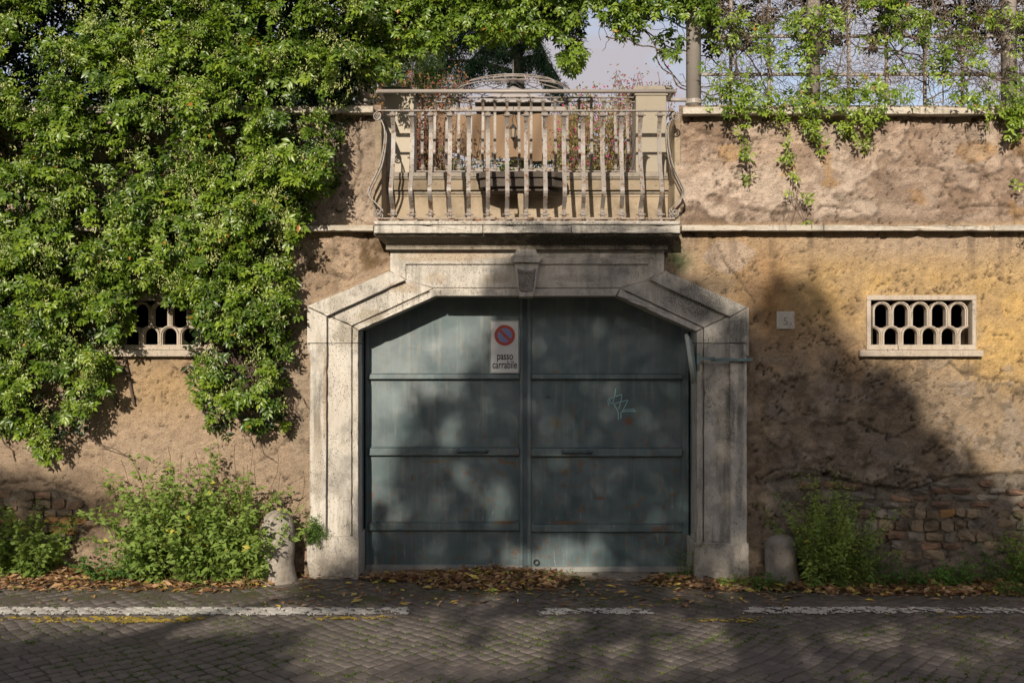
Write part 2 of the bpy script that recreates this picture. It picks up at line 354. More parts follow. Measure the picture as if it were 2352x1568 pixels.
def mat_cobble():
    m = M('cobble')
    oi = m.n('ShaderNodeObjectInfo')
    r = m.math('FRACT', m.math('ADD', m.attr('rnd'), oi.outputs['Random']))
    c = m.mix(r, (0.096, 0.083, 0.076), (0.160, 0.136, 0.121))
    c = m.mix(m.ramp(m.noise(2.0, 4, 0.6), (0.4, 0.0), (0.65, 0.6)), c, (0.105, 0.088, 0.076))
    c = m.mix(m.ramp(m.noise(90, 4, 0.7), (0.58, 0.0), (0.72, 0.6)), c, (0.21, 0.185, 0.16))
    c = m.mix(m.ramp(m.noise(40, 4, 0.7), (0.28, 0.6), (0.45, 0.0)), c, (0.045, 0.040, 0.036))
    h = m.math('ADD', m.noise(120, 4, 0.7), m.noise(28, 3))
    return m.bsdf(c, m.ramp(m.noise(12, 3), (0.3, 0.55), (0.7, 0.8)), m.bump(h, 0.5, 0.006), 0.35)
MT['cobble'] = mat_cobble()
def mat_road_dirt():
    m = M('road_dirt')
    c = m.mix(m.noise(9, 5, 0.6), (0.075, 0.064, 0.055), (0.140, 0.118, 0.102))
    c = m.mix(m.ramp(m.noise(2.3, 6, 0.7), (0.48, 0.0), (0.62, 0.8)), c, (0.075, 0.090, 0.030))
    c = m.mix(m.ramp(m.noise(130, 3, 0.6), (0.55, 0.0), (0.70, 0.8)), c, (0.22, 0.18, 0.11))
    return m.bsdf(c, 0.95, m.bump(m.noise(90, 5, 0.7), 0.9, 0.01), 0.1)
MT['road_dirt'] = mat_road_dirt()
def mat_linepaint(name, a, b):
    m = M(name)
    c = m.mix(m.noise(14, 6, 0.7), a, b)
    c = m.mix(m.ramp(m.noise(60, 5, 0.75), (0.50, 0.0), (0.66, 0.75)), c, (0.13, 0.11, 0.095))
    return m.bsdf(c, 0.8, m.bump(m.noise(120, 4, 0.7), 0.5, 0.004), 0.2)
MT['white_line'] = mat_linepaint('white_line_paint', (0.46, 0.43, 0.39), (0.60, 0.57, 0.52))
MT['yellow_line'] = mat_linepaint('yellow_line_paint', (0.34, 0.235, 0.035), (0.46, 0.34, 0.06))

# ------------------------------------------------------------------ object helpers
def setp(o, label=None, cat=None, group=None, kind=None):
    if label: o['label'] = label
    if cat: o['category'] = cat
    if group: o['group'] = group
    if kind: o['kind'] = kind
    return o
def link(name, me, mat=None, parent=None, loc=None, rot=None, scale=None):
    o = bpy.data.objects.new(name, me)
    COL.objects.link(o)
    if mat is not None and me is not None and not me.materials: me.materials.append(MT[mat] if isinstance(mat, str) else mat)
    if loc is not None: o.location = loc
    if rot is not None: o.rotation_euler = rot
    if scale is not None: o.scale = scale
    if parent is not None:
        o.parent = parent
        if parent.type == 'EMPTY': o.matrix_parent_inverse = Matrix.Translation(-parent.location)
    return o
def thing(name, loc, label, cat, group=None, parent=None):
    o = bpy.data.objects.new(name, None)
    COL.objects.link(o); o.location = loc; o.empty_display_size = 0.1
    return setp(o, label, cat, group)
def fast(name, V, T, face=None, mat=None, parent=None, smooth=False, col=None, quads=False):
    V = np.asarray(V, np.float32).reshape(-1, 3); T = np.asarray(T, np.int32)
    k = T.shape[1]
    me = bpy.data.meshes.new(name)
    me.vertices.add(len(V)); me.vertices.foreach_set('co', V.ravel())
    me.loops.add(T.size); me.loops.foreach_set('vertex_index', T.ravel())
    me.polygons.add(len(T)); me.polygons.foreach_set('loop_start', np.arange(0, T.size, k, dtype=np.int32))
    me.polygons.foreach_set('loop_total', np.full(len(T), k, np.int32))
    if smooth: me.polygons.foreach_set('use_smooth', np.ones(len(T), bool))
    if face is not None:
        a = me.attributes.new('rnd', 'FLOAT', 'FACE'); a.data.foreach_set('value', np.asarray(face, np.float32))
    if col is not None:
        a = me.attributes.new('col', 'FLOAT_COLOR', 'POINT'); a.data.foreach_set('color', np.asarray(col, np.float32).ravel())
    me.update(calc_edges=True); me.validate()
    return link(name, me, mat, parent)
class MB:
    """collects boxes, prisms and tubes into one mesh"""
    def __init__(s): s.v = []; s.f = []
    def add(s, v, f):
        b = len(s.v); s.v += [tuple(p) for p in v]; s.f += [tuple(i + b for i in q) for q in f]; return s
    def box(s, x0, x1, y0, y1, z0, z1):
        v = [(x, y, z) for z in (z0, z1) for y in (y0, y1) for x in (x0, x1)]
        return s.add(v, [(0, 2, 3, 1), (4, 5, 7, 6), (0, 1, 5, 4), (2, 6, 7, 3), (0, 4, 6, 2), (1, 3, 7, 5)])
    def prism(s, poly, yf, yb):
        """polygon of (x, z), extruded in y"""
        n = len(poly)
        v = [(x, yf, z) for x, z in poly] + [(x, yb, z) for x, z in poly]
        return s.add(v, [tuple(range(n)), tuple(range(2 * n - 1, n - 1, -1))] + [(i, i + n, (i + 1) % n + n, (i + 1) % n) for i in range(n)])
    def pprism(s, pts, yf, yb, yp=None):
        yp = yf if yp is None else yp
        return s.prism([(P(a, b, yp).x, P(a, b, yp).z) for a, b in pts], yf, yb)
    def pbox(s, x0, y0, x1, y1, yf, yb, yp=None): return s.pprism([(x0, y0), (x1, y0), (x1, y1), (x0, y1)], yf, yb, yp)
    def tube(s, pts, r, n=8, cap=True):
        pts = [Vector(p) for p in pts]; rr = r if isinstance(r, (list, tuple)) else [r] * len(pts)
        vs = []; prev = None
        for i, p in enumerate(pts):
            t = (pts[min(i + 1, len(pts) - 1)] - pts[max(i - 1, 0)]).normalized()
            if prev is None: prev = t.orthogonal().normalized()
            a = (prev - t * prev.dot(t))
            a = a.normalized() if a.length > 1e-6 else t.orthogonal().normalized()
            prev = a; b = t.cross(a)
            for k in range(n):
                th = 2 * math.pi * k / n
                vs.append(p + (a * math.cos(th) + b * math.sin(th)) * rr[i])
        fs = []
        for i in range(len(pts) - 1):
            for k in range(n):
                fs.append((i * n + k, i * n + (k + 1) % n, (i + 1) * n + (k + 1) % n, (i + 1) * n + k))
        if cap: fs += [tuple(range(n - 1, -1, -1)), tuple((len(pts) - 1) * n + k for k in range(n))]
        return s.add(vs, fs)
    def strip(s, prof, x0, x1, th):
        """flat bar of width x0..x1 following a (y, z) profile, thickness th"""
        pr = [Vector((0, a, b)) for a, b in prof]; n = len(pr); vs = []
        for i, p in enumerate(pr):
            t = (pr[min(i + 1, n - 1)] - pr[max(i - 1, 0)]).normalized()
            nn = Vector((0, -t.z, t.y)) * th / 2
            for q, x in ((1, x0), (1, x1), (-1, x1), (-1, x0)):
                vs.append((x, p.y + q * nn.y, p.z + q * nn.z))
        fs = [(0, 1, 2, 3), tuple(4 * (n - 1) + k for k in (3, 2, 1, 0))]
        for i in range(n - 1):
            for k in range(4):
                fs.append((4 * i + k, 4 * i + 4 + k, 4 * i + 4 + (k + 1) % 4, 4 * i + (k + 1) % 4))
        return s.add(vs, fs)
    def lathe(s, prof, c, n=24, ax='z'):
        vs = []
        for r, h in prof:
            for k in range(n):
                th = 2 * math.pi * k / n; a, b = r * math.cos(th), r * math.sin(th)
                vs.append((c[0] + a, c[1] + b, c[2] + h) if ax == 'z' else ((c[0] + a, c[1] + h, c[2] + b) if ax == 'y' else (c[0] + h, c[1] + a, c[2] + b)))
        m = len(prof)
        fs = [(i * n + k, i * n + (k + 1) % n, (i + 1) * n + (k + 1) % n, (i + 1) * n + k) for i in range(m - 1) for k in range(n)]
        fs += [tuple(range(n - 1, -1, -1)), tuple((m - 1) * n + k for k in range(n))]
        return s.add(vs, fs)
    def mesh(s, name, bevel=0.0, seg=1, smooth=False, wob=0.0, chip=0.0):
        bm = bmesh.new()
        vv = [bm.verts.new(p) for p in s.v]
        for q in s.f:
            try: bm.faces.new([vv[i] for i in q])
            except ValueError: pass
        bmesh.ops.recalc_face_normals(bm, faces=bm.faces)
        if chip:
            old = set(bm.verts)
            for e in [e for e in bm.edges if e.calc_length() > .12]:
                bmesh.ops.subdivide_edges(bm, edges=[e], cuts=max(1, int(e.calc_length() / .045)))
            bm.normal_update()
            for v in bm.verts:
                if v in old or not v.link_faces: continue
                nv = sum((f.normal for f in v.link_faces), Vector((0, 0, 0)))
                if nv.length < .1: continue
                v.co -= nv.normalized() * (abs(random.gauss(0, chip)) + (random.uniform(2.5, 5) * chip if random.random() < .06 else 0))
        if bevel > 0:
            ed = [e for e in bm.edges if len(e.link_faces) == 2 and e.calc_face_angle(0) > 0.35]
            bmesh.ops.bevel(bm, geom=ed, offset=bevel, segments=seg, profile=0.5, affect='EDGES', clamp_overlap=True)
        if wob:
            for v in bm.verts: v.co += Vector((random.uniform(-wob, wob), random.uniform(-wob, wob), random.uniform(-wob, wob)))
        me = bpy.data.meshes.new(name); bm.to_mesh(me); bm.free()
        if smooth: me.polygons.foreach_set('use_smooth', [True] * len(me.polygons))
        return me
    def build(s, name, mat, parent=None, bevel=0.0, seg=1, smooth=False, wob=0.0, chip=0.0):
        return link(name, s.mesh(name, bevel, seg, smooth, wob, chip), mat, parent)

# ---- leaves: every leaf is four small faces folded along its midrib
def leaf_arrays(p, d, n, L, W, rnd, droop=0.15, fold=0.25):
    p = np.asarray(p, float); d = nrm(np.asarray(d, float)); n = np.asarray(n, float)
    s = nrm(np.cross(d, n)); n = nrm(np.cross(s, d))
    L = np.asarray(L)[:, None]; W = np.asarray(W)[:, None]
    base = p; mid = p + d * L * 0.5
    lf = p + d * L * 0.45 - s * W * 0.5 + n * W * fold
    rt = p + d * L * 0.45 + s * W * 0.5 + n * W * fold
    tip = p + d * L - n * L * droop
    N = len(p)
    V = np.stack([base, lf, rt, tip, mid], 1).reshape(-1, 3)
    o = (np.arange(N) * 5)[:, None]
    T = np.stack([o + np.array([[0, 2, 4]]), o + np.array([[2, 3, 4]]), o + np.array([[3, 1, 4]]), o + np.array([[1, 0, 4]])], 1).reshape(-1, 3)
    return V, T, np.repeat(np.asarray(rnd), 4)
def leaf_object(name, packs, mat, parent=None, kind='stuff'):
    Vs, Ts, Rs, b = [], [], [], 0
    for V, T, R in packs:
        Vs.append(V); Ts.append(T + b); Rs.append(R); b += len(V)
    o = fast(name, np.concatenate(Vs), np.concatenate(Ts), np.concatenate(Rs), mat, parent)
    if kind: o['kind'] = kind
    return o
def sprigs(o, d, n, pairs, L, W, gap, rs, seed_r):
    """opposite leaf pairs along short shoots; o,d,n are (N,3)"""
    o = np.asarray(o, float); d = nrm(d); s = nrm(np.cross(d, n)); n = nrm(np.cross(s, d)); N = len(o)
    out = []
    for k in range(pairs):
        for sg in (-1, 1):
            f = k / max(1, pairs - 1)
            ll = L * (0.75 + 0.5 * rs.rand(N)) * (1 - 0.25 * f)
            dd = d * (0.45 + 0.5 * f) + sg * s * (0.85 - 0.35 * f) + n * (0.15 + 0.5 * (rs.rand(N, 1) - 0.5)) + 0.35 * (rs.rand(N, 3) - 0.5)
            nn = n + 0.7 * (rs.rand(N, 3) - 0.5)
            pp = o + d * (gap * k) + n * (0.004 * k)
            rr = np.clip(seed_r + 0.28 * (rs.rand(N) - 0.5) + 0.15 * f, 0, 0.97)
            rr = np.where(rs.rand(N) < 0.006, 1.0, rr)
            out.append(leaf_arrays(pp, dd, nn, ll, ll * W * (0.85 + 0.3 * rs.rand(N)), rr, 0.18))
    return out

exec_order = []

# ================================================================== SETTING
# ---- ground sheets
g = MB(); g.add([(-300, -300, -0.09), (300, -300, -0.09), (300, 300, -0.09), (-300, 300, -0.09)], [(0, 1, 2, 3)])
setp(g.build('ground', 'earth'), kind='structure')
xs = np.linspace(-9, 9, 240); ys = np.concatenate([np.linspace(-30, -4, 8), np.linspace(-3.6, 0.5, 80)])
X, Y = np.meshgrid(xs, ys)
Z = gz(X, Y) - 0.008 + 0.016 * (fbm(X * 4, Y * 4, 3, 77) - .5) + .008 * sstep(-1.05, -.75, Y + .2 * (fbm(X * 2, Y * 2, 3, 79) - .5))
idx = np.arange(X.size).reshape(X.shape)
Q = np.stack([idx[:-1, :-1], idx[:-1, 1:], idx[1:, 1:], idx[1:, :-1]], -1).reshape(-1, 4)
road = fast('road', np.stack([X, Y, Z], -1), Q, None, 'road_dirt', None, True)
setp(road, kind='structure')
gg = MB(); gg.add([(-60, 0.62, 3.25), (60, 0.62, 3.25), (60, 120, 3.25), (-60, 120, 3.25)], [(0, 1, 2, 3)])
setp(gg.build('garden_ground', 'earth'), kind='structure')

# ---- cobbles laid on the diagonal; alike stones share a few meshes
CS = 0.088
CA = math.radians(43)
def cob_h(i, j):
    return (vn(i * 0.731 + 3.3, j * 0.613 + 9.1, 91) - 0.5) * 0.008
def wpx_(x, y): return 0.10 * np.sin(y * 1.3 + x * 0.4) + 0.035 * np.sin(3.3 * y + 2.1 * x) + 0.02 * np.sin(5.7 * x - 2.2 * y)
def wpy_(x, y): return 0.09 * np.sin(x * 0.9) + 0.035 * np.sin(2.9 * x - 1.7 * y) + 0.02 * np.sin(6.1 * y + 3.3 * x)
variants = []
for k in range(14):
    rs = np.random.RandomState(100 + k)
    mb = MB(); half = CS * 0.5
    cs = []
    for (a, b) in ((-1, -1), (1, -1), (1, 1), (-1, 1)):
        cs.append((a * half * (0.99 - 0.13 * rs.rand()), b * half * (0.99 - 0.13 * rs.rand())))
    def grid(u, v):
        x = (cs[0][0] * (1 - u) + cs[1][0] * u) * (1 - v) + (cs[3][0] * (1 - u) + cs[2][0] * u) * v
        y = (cs[0][1] * (1 - u) + cs[1][1] * u) * (1 - v) + (cs[3][1] * (1 - u) + cs[2][1] * u) * v
        return x, y
    us = (0, 0.10, 0.5, 0.90, 1.0); V = []
    for jv, v in enumerate(us):
        for iu, u in enumerate(us):
            x, y = grid(u, v)
            e = (iu in (0, 4)) + (jv in (0, 4))
            z = -0.0032 * e + (0.0012 if (iu == 2 or jv == 2) and e == 0 else 0) + 0.0008 * (rs.rand() - 0.5)
            if e == 2: x *= 0.93; y *= 0.93
            V.append((x, y, z))
    Fq = [(r * 5 + c, r * 5 + c + 1, r * 5 + c + 6, r * 5 + c + 5) for r in range(4) for c in range(4)]
    ring = [0, 1, 2, 3, 4, 9, 14, 19, 24, 23, 22, 21, 20, 15, 10, 5]
    nb = len(V)
    V += [(V[q][0] * 1.02, V[q][1] * 1.02, -0.035) for q in ring]
    Fq += [(ring[(q + 1) % 16], ring[q], nb + q, nb + (q + 1) % 16) for q in range(16)]
    mb.add(V, Fq)
    me = mb.mesh('cobble'); me.materials.append(MT['cobble'])
    a = me.attributes.new('rnd', 'FLOAT', 'FACE'); a.data.foreach_set('value', [0.0] * len(me.polygons))
    variants.append((me, np.array(V), np.array(Fq)))
cob = []
ca, sa = math.cos(CA), math.sin(CA)
for i in range(-92, 93):
    for j in range(-92, 93):
        u, v = i * CS, j * CS
        x, y = u * ca - v * sa, u * sa + v * ca - 1.5
        x, y = x + float(wpx_(x, y)), y + float(wpy_(x, y))
        if -4.9 < x < 4.9 and -3.25 < y < -0.06 and abs(x) < (y + CAMD) * 0.52 + 0.35:
            cob.append((x, y, i, j))
RSC = np.random.RandomState(5)
cob = [(x + RSC.uniform(-.009, .009), y + RSC.uniform(-.009, .009), i, j, RSC.randint(14), RSC.randint(4), RSC.uniform(-.10, .10), RSC.rand()) for x, y, i, j in cob]
inview = [c for c in cob if c[1] > -2.75 and abs(c[0]) < (c[1] + CAMD) * 0.5]
inview.sort(key=lambda c: c[1])
near = set(id(c) for c in inview[:300])
rv, rf, rr, nb = [], [], [], 0
for c in cob:
    x, y, i, j, vi, q, ja, rd = c
    z = float(gz(x, y)) + float(cob_h(np.array(i), np.array(j)))
    rot = CA + q * math.pi / 2 + ja
    tx, ty = RSC.normal(0, .02), RSC.normal(0, .02)
    if id(c) in near:
        link('cobble', variants[vi][0], None, road, (x, y, z), (tx, ty, rot), (RSC.uniform(.92, 1.05), RSC.uniform(.92, 1.05), 1))
    else:
        R = np.array(Matrix.Rotation(rot, 3, 'Z') @ Matrix.Rotation(tx, 3, 'X'))
        V = variants[vi][1] @ R.T + np.array([x, y, z])
        rv.append(V); rf.append(variants[vi][2] + nb); nb += len(V); rr += [rd] * len(variants[vi][2])
o = fast('cobbles', np.concatenate(rv), np.concatenate(rf), rr, 'cobble', road, False)
setp(o, kind='stuff')

# ---- painted lines, a coat that follows the tops of the cobbles and has worn off in places
def cob_top(x, y):
    # invert the gentle warp approximately, then look the stone up
    a, b = x.copy(), y.copy()
    for _ in range(6):
        a, b = x - wpx_(a, b), y - wpy_(a, b)
    yy = b + 1.5
    u = (a * ca + yy * sa) / CS; v = (-a * sa + yy * ca) / CS
    i = np.round(u); j = np.round(v)
    edge = np.maximum(np.abs(u - i), np.abs(v - j))
    return gz(x, y) + cob_h(i, j) + 0.0035, edge
def groundpt(px, py):
    d = F * CAMH / (py - 784.0)
    return (px - 1176) * d / F, d - CAMD
def paint_line(name, mat, px0, px1, pyc, width, wear, seed, taper=0.08):
    x0, _ = groundpt(px0, pyc); x1, yc = groundpt(px1, pyc)
    n = int((x1 - x0) / 0.011); m = max(6, int(width / 0.011))
    gx, gy = np.meshgrid(np.linspace(x0, x1, n), np.linspace(yc - width / 2, yc + width / 2, m))
    gy = gy + 0.015 * (fbm(gx * 1.7, gx * 0 + seed, 3, seed) - 0.5)
    z, e = cob_top(gx, gy)
    z = z + 0.0045 - 0.012 * sstep(0.40, 0.5, e)
    wv = .55 * fbm(gx * 9, gy * 9, 5, seed + 3, 0.62) + .45 * (.5 + 1.2 * (fbm(gx * 34, gy * 34, 3, seed + 5, .6) - .5))
    wl = fbm(gx * 1.3, gy * 2, 3, seed + 9)
    ends = np.minimum(gx - x0, x1 - gx) / taper
    rim = np.minimum(gy - (yc - width / 2), (yc + width / 2) - gy) / 0.03
    keep = (wv + 0.45 * (wl - 0.5) - 0.14 * (e > 0.43) - 0.16 * np.clip(1 - ends, 0, 1) - 0.16 * np.clip(1 - rim, 0, 1)) > wear
    ids = np.arange(gx.size).reshape(gx.shape)
    q = np.stack([ids[:-1, :-1], ids[:-1, 1:], ids[1:, 1:], ids[1:, :-1]], -1).reshape(-1, 4)
    k = keep[:-1, :-1].ravel()
    return fast(name, np.stack([gx, gy, z], -1), q[k], None, mat, road)
paint_line('white_line', 'white_line', -60, 940, 1404, 0.205, 0.37, 21)
paint_line('white_line', 'white_line', 1230, 1500, 1404, 0.18, 0.40, 31)
paint_line('white_line', 'white_line', 1700, 2420, 1402, 0.20, 0.38, 41)
paint_line('yellow_line', 'yellow_line', -60, 470, 1424, 0.17, 0.44, 51, 0.4)
paint_line('yellow_line', 'yellow_line', 560, 1100, 1420, 0.13, 0.585, 56, 0.5)
paint_line('yellow_line', 'yellow_line', 1540, 1760, 1424, 0.15, 0.46, 61, 0.3)
paint_line('yellow_line', 'yellow_line', 1980, 2420, 1420, 0.13, 0.575, 66, 0.5)

# ---- the garden wall
wall = thing('garden_wall', (0, 0, 0), 'long weathered ochre and grey plaster garden wall around the green gate', 'wall')
ST = 0.016
wx = np.arange(-5.2, 5.2, ST); wz = np.arange(-0.2, 3.97, ST)
WX, WZ = np.meshgrid(wx, wz)
PX = 1176 + WX * F / CAMD; PY = 784 - (WZ - CAMH) * F / CAMD
nA = fbm(WX * 2.2, WZ * 2.2, 5, 201, 0.55)
nB = fbm(WX * 7, WZ * 7, 5, 211, 0.6)
nC = fbm(WX * 22, WZ * 26, 4, 221, 0.6)
nD = fbm(WX * 0.9, WZ * 0.9, 4, 231, 0.5)
nE = fbm(WX * 4.5 + 40, WZ * 6.5, 5, 241, 0.62)
wob_x = PX + 60 * (nB - 0.5); wob_y = PY + 50 * (nA - 0.5) + 20 * (nE - 0.5)
def gau(px, py, rx, ry): return np.exp(-(((wob_x - px) / rx) ** 2 + ((wob_y - py) / ry) ** 2))
right = sstep(1180, 1260, PX)
upper = 1 - sstep(505, 525, PY)
maskR = pip(wob_x, wob_y, [(1760, 1100), (1850, 1078), (1960, 1112), (2060, 1122), (2150, 1098), (2300, 1088), (2500, 1080), (2500, 1285), (2330, 1290), (2250, 1262), (2100, 1290), (1900, 1290), (1880, 1200), (1790, 1140)])
maskL = pip(wob_x, wob_y, [(-200, 1120), (60, 1118), (130, 1128), (196, 1150), (205, 1195), (165, 1235), (90, 1262), (-200, 1260)])
rub = blur((maskR | maskL).astype(float), 1, 1)
nG = fbm(WX * 1.7 + 31, WZ * 2.1, 6, 271, .62)
skin = sstep(.500, .512, nG)
streak = fbm(WX * 15, WZ * .9, 4, 281, .6)
# relief: rough render with flaked-off shells
rough = 0.35 + 0.65 * np.clip(upper * right + 0.8 * gau(1950, 1000, 330, 220) + 0.7 * gau(800, 600, 150, 80) + 0.5 * upper, 0, 1)
flake = sstep(0.515, 0.535, nE) * 0.010 + sstep(0.56, 0.575, nB) * 0.006
crk = np.abs(fbm(WX * 3.1 + 9, WZ * 4.3, 5, 251, 0.6) - 0.5)
crack = (1 - sstep(0.0, 0.013, crk)) * sstep(0.46, 0.58, nD + 0.25 * rough)
nF = fbm(WX * 42, WZ * 48, 2, 261, .6)
hgt = 0.018 * (nA - 0.5) + rough * 1.35 * (flake - 0.008) + (0.005 + 0.018 * rough) * (nC - 0.5) + (.003 + .006 * rough) * (nF - .5) - 0.020 * crack + rough * .013 * skin
hgt = hgt - rub * (0.026 + 0.10 * (nE - 0.5) + 0.05 * (nB - 0.5) + 0.03 * (nC - 0.5))
for (hx, hy, hr) in ((208, 1218, 13), (262, 1208, 5), (240, 1262, 6), (1900, 1090, 8), (2060, 985, 14), (2180, 420, 10)):
    hgt -= 0.07 * np.exp(-((((PX - hx) / hr) ** 2 + ((PY - hy) / (hr * 0.75)) ** 2) ** 2)) * (1 if hr < 14 else 0.25)
def seg_dist(pts):
    jx = PX + 22 * (nB - .5) + 9 * (nC - .5); jy = PY + 22 * (nE - .5) + 9 * (nC - .5); best = np.full(PX.shape, 1e9)
    for (x0, y0), (x1, y1) in zip(pts[:-1], pts[1:]):
        t = np.clip(((jx - x0) * (x1 - x0) + (jy - y0) * (y1 - y0)) / ((x1 - x0) ** 2 + (y1 - y0) ** 2), 0, 1)
        best = np.minimum(best, np.hypot(jx - x0 - t * (x1 - x0), jy - y0 - t * (y1 - y0)))
    return best
hair = np.zeros(PX.shape)
for pts in ([(690, 600), (745, 628), (800, 640), (840, 620)], [(1640, 545), (1662, 600), (1700, 640), (1735, 690)], [(1735, 1105), (1790, 1078), (1880, 1082), (1960, 1112)], [(1960, 1112), (2050, 1122), (2160, 1098), (2360, 1085)],
            [(2205, 480), (2260, 470), (2330, 482)], [(1700, 480), (1800, 492), (1900, 470), (1990, 486)], [(2110, 760), (2200, 850), (2352, 880)],
            [(600, 1060), (660, 1010), (690, 900)], [(0, 1110), (90, 1100), (200, 1140)], [(1600, 300), (1700, 330), (1790, 310), (1900, 340)], [(2080, 300), (2120, 380), (2250, 400)], [(820, 280), (830, 380), (800, 470)], [(1950, 960), (2050, 1010), (2100, 980)]):
    hair = np.maximum(hair, 1 - sstep(0.6, 3.6, seg_dist(pts)))
hgt = hgt - .022 * hair
# colour of render: old ochre wash over pinkish-grey mortar
def cv(c): return np.array(c)[None, None, :]
col = np.ones(WX.shape + (3,)) * cv((0.375, 0.28, 0.20))
def lay(m, c, st=1.0):
    global col
    m = np.clip(m * st, 0, 1)[..., None]; col = col * (1 - m) + cv(c) * m
lay(upper * right, (0.52, 0.415, 0.335))
lay(upper * right * sstep(0.52, 0.60, nA), (0.41, 0.30, 0.225), .6)
lay(upper * right * sstep(0.56, 0.60, nE), (0.24, 0.165, 0.12), .55)
lay(upper * (1 - right), (0.45, 0.355, 0.275))
for (a, b, rx, ry) in ((1668, 365, 30, 16), (1895, 370, 16, 60), (2105, 455, 26, 22), (1808, 395, 18, 10), (2240, 345, 55, 32), (2330, 340, 26, 30), (2335, 500, 22, 30), (1905, 420, 18, 8)):
    lay((gau(a, b, rx, ry) + .5 * (nE - .5) > 0.45) * (.35 + .9 * nC), (0.43, 0.275, 0.14), .8)
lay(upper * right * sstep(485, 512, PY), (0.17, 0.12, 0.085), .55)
lower = 1 - upper
lay(lower * right * sstep(1560, 1640, PX), (0.43, 0.305, 0.185))
lay(lower * (gau(2080, 660, 330, 85) + gau(2300, 800, 120, 160)), (0.555, 0.37, 0.15), 1.0)
lay(lower * right * sstep(.46, .60, nA) * sstep(1700, 1760, PX), (0.40, 0.295, 0.19), .45)
lay(lower * right * sstep(.54, .58, nB) * sstep(1700, 1760, PX), (0.33, 0.225, 0.13), .35)
lay(lower * gau(2120, 555, 300, 42), (0.43, 0.33, 0.245), .85)
lay(lower * (gau(1750, 690, 60, 110) + gau(1950, 860, 45, 60)), (0.34, 0.185, 0.075), .85)
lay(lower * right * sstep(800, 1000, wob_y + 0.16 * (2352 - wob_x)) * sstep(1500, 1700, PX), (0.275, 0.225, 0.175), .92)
lay(lower * sstep(1960, 2300, wob_x) * sstep(860, 980, wob_y) * (1 - sstep(1080, 1130, wob_y)), (0.38, 0.285, 0.185), .85)
lay(lower * (gau(1670, 600, 70, 45) > 0.5), (0.43, 0.345, 0.285), .7)
lay(lower * right * sstep(0.50, 0.56, nE) * sstep(780, 860, PY), (0.33, 0.28, 0.235), .55)
lay(lower * right * sstep(0.55, 0.60, nB) * sstep(780, 860, PY), (0.145, 0.115, 0.085), .6)
lay(lower * gau(1735, 1000, 22, 400), (0.30, 0.23, 0.165), .8)
lay(lower * sstep(.25, .6, gau(850, 580, 75, 50)) * sstep(.38, .55, nE), (0.135, 0.085, 0.04), 1.0)
lay(lower * gau(760, 640, 90, 40), (0.36, 0.27, 0.19), .6)
lay(lower * gau(1556, 590, 26, 38), (0.12, 0.16, 0.075), .9)
lay(lower * gau(1640, 660, 90, 30), (0.13, 0.105, 0.08), .8)
lay(lower * gau(1700, 720, 22, 30), (0.13, 0.105, 0.08), .7)
lay(lower * (1 - right) * gau(380, 880, 120, 80), (0.44, 0.30, 0.15), .7)
lay(lower * (1 - right) * gau(690, 950, 24, 350), (0.30, 0.25, 0.19), .7)
lay(lower * (1 - right) * sstep(960, 1120, wob_y), (0.345, 0.26, 0.185), .8)
lay(lower * (1 - right) * gau(250, 1160, 60, 60), (0.25, 0.175, 0.115), .7)
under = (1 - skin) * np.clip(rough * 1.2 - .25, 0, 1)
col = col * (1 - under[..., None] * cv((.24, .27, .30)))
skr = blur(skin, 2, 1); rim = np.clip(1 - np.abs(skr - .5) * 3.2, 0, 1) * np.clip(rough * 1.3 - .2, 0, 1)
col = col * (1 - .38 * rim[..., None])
sk = sstep(.54, .66, streak) * np.clip(np.exp(-np.clip(PY - 535, 0, 999) / 60.) * (PY > 525) + .9 * np.exp(-np.clip(PY - 262, 0, 999) / 60.) * (PY < 500) + .7 * np.exp(-np.clip(PY - 820, 0, 999) / 70.) * (PY > 815) * (np.abs(PX - 2124) < 150), 0, 1)
lay(sk, (0.12, 0.09, 0.065), .7)
lay(sstep(1270, 1330, wob_y), (0.22, 0.175, 0.13), .6)
lay(rub, (0.20, 0.165, 0.13), .95)
rb2 = blur((maskR | maskL).astype(float), 2, 1); lay(np.clip(1 - np.abs(rb2 - .6) * 4, 0, 1), (0.075, 0.06, 0.045), .75)
lay(rub * sstep(0.5, 0.58, nE), (0.27, 0.23, 0.185), .8)
lay(np.maximum(crack, hair * .7), (0.065, 0.05, 0.038), .85)
col = col * (0.72 + 0.52 * nC[..., None]) * (0.87 + 0.26 * nA[..., None]) * (.90 + .2 * nD[..., None])
# faces, leaving out the gate, the vents and the opening at the balcony
ids = np.arange(WX.size).reshape(WX.shape)
Q = np.stack([ids[:-1, :-1], ids[:-1, 1:], ids[1:, 1:], ids[1:, :-1]], -1)
cx = PX[:-1, :-1]; cy = PY[:-1, :-1]
cut = pip(cx, cy, [(800, 1400), (800, 752), (985, 664), (1440, 664), (1625, 752), (1625, 1400)])
cut |= pip(cx, cy, [(1998, 684), (2238, 684), (2238, 797), (1998, 797)]) | pip(cx, cy, [(250, 684), (486, 684), (486, 797), (250, 797)])
cut |= pip(cx, cy, [(872, 100), (1556, 100), (1556, 500), (872, 500)])
Qk = Q[~cut].reshape(-1, 4)
Vw = np.stack([WX, -hgt, WZ], -1)
fast('plaster_face', Vw, Qk, None, 'plaster', wall, False, np.concatenate([col, np.ones(WX.shape + (1,))], -1).reshape(-1, 4))
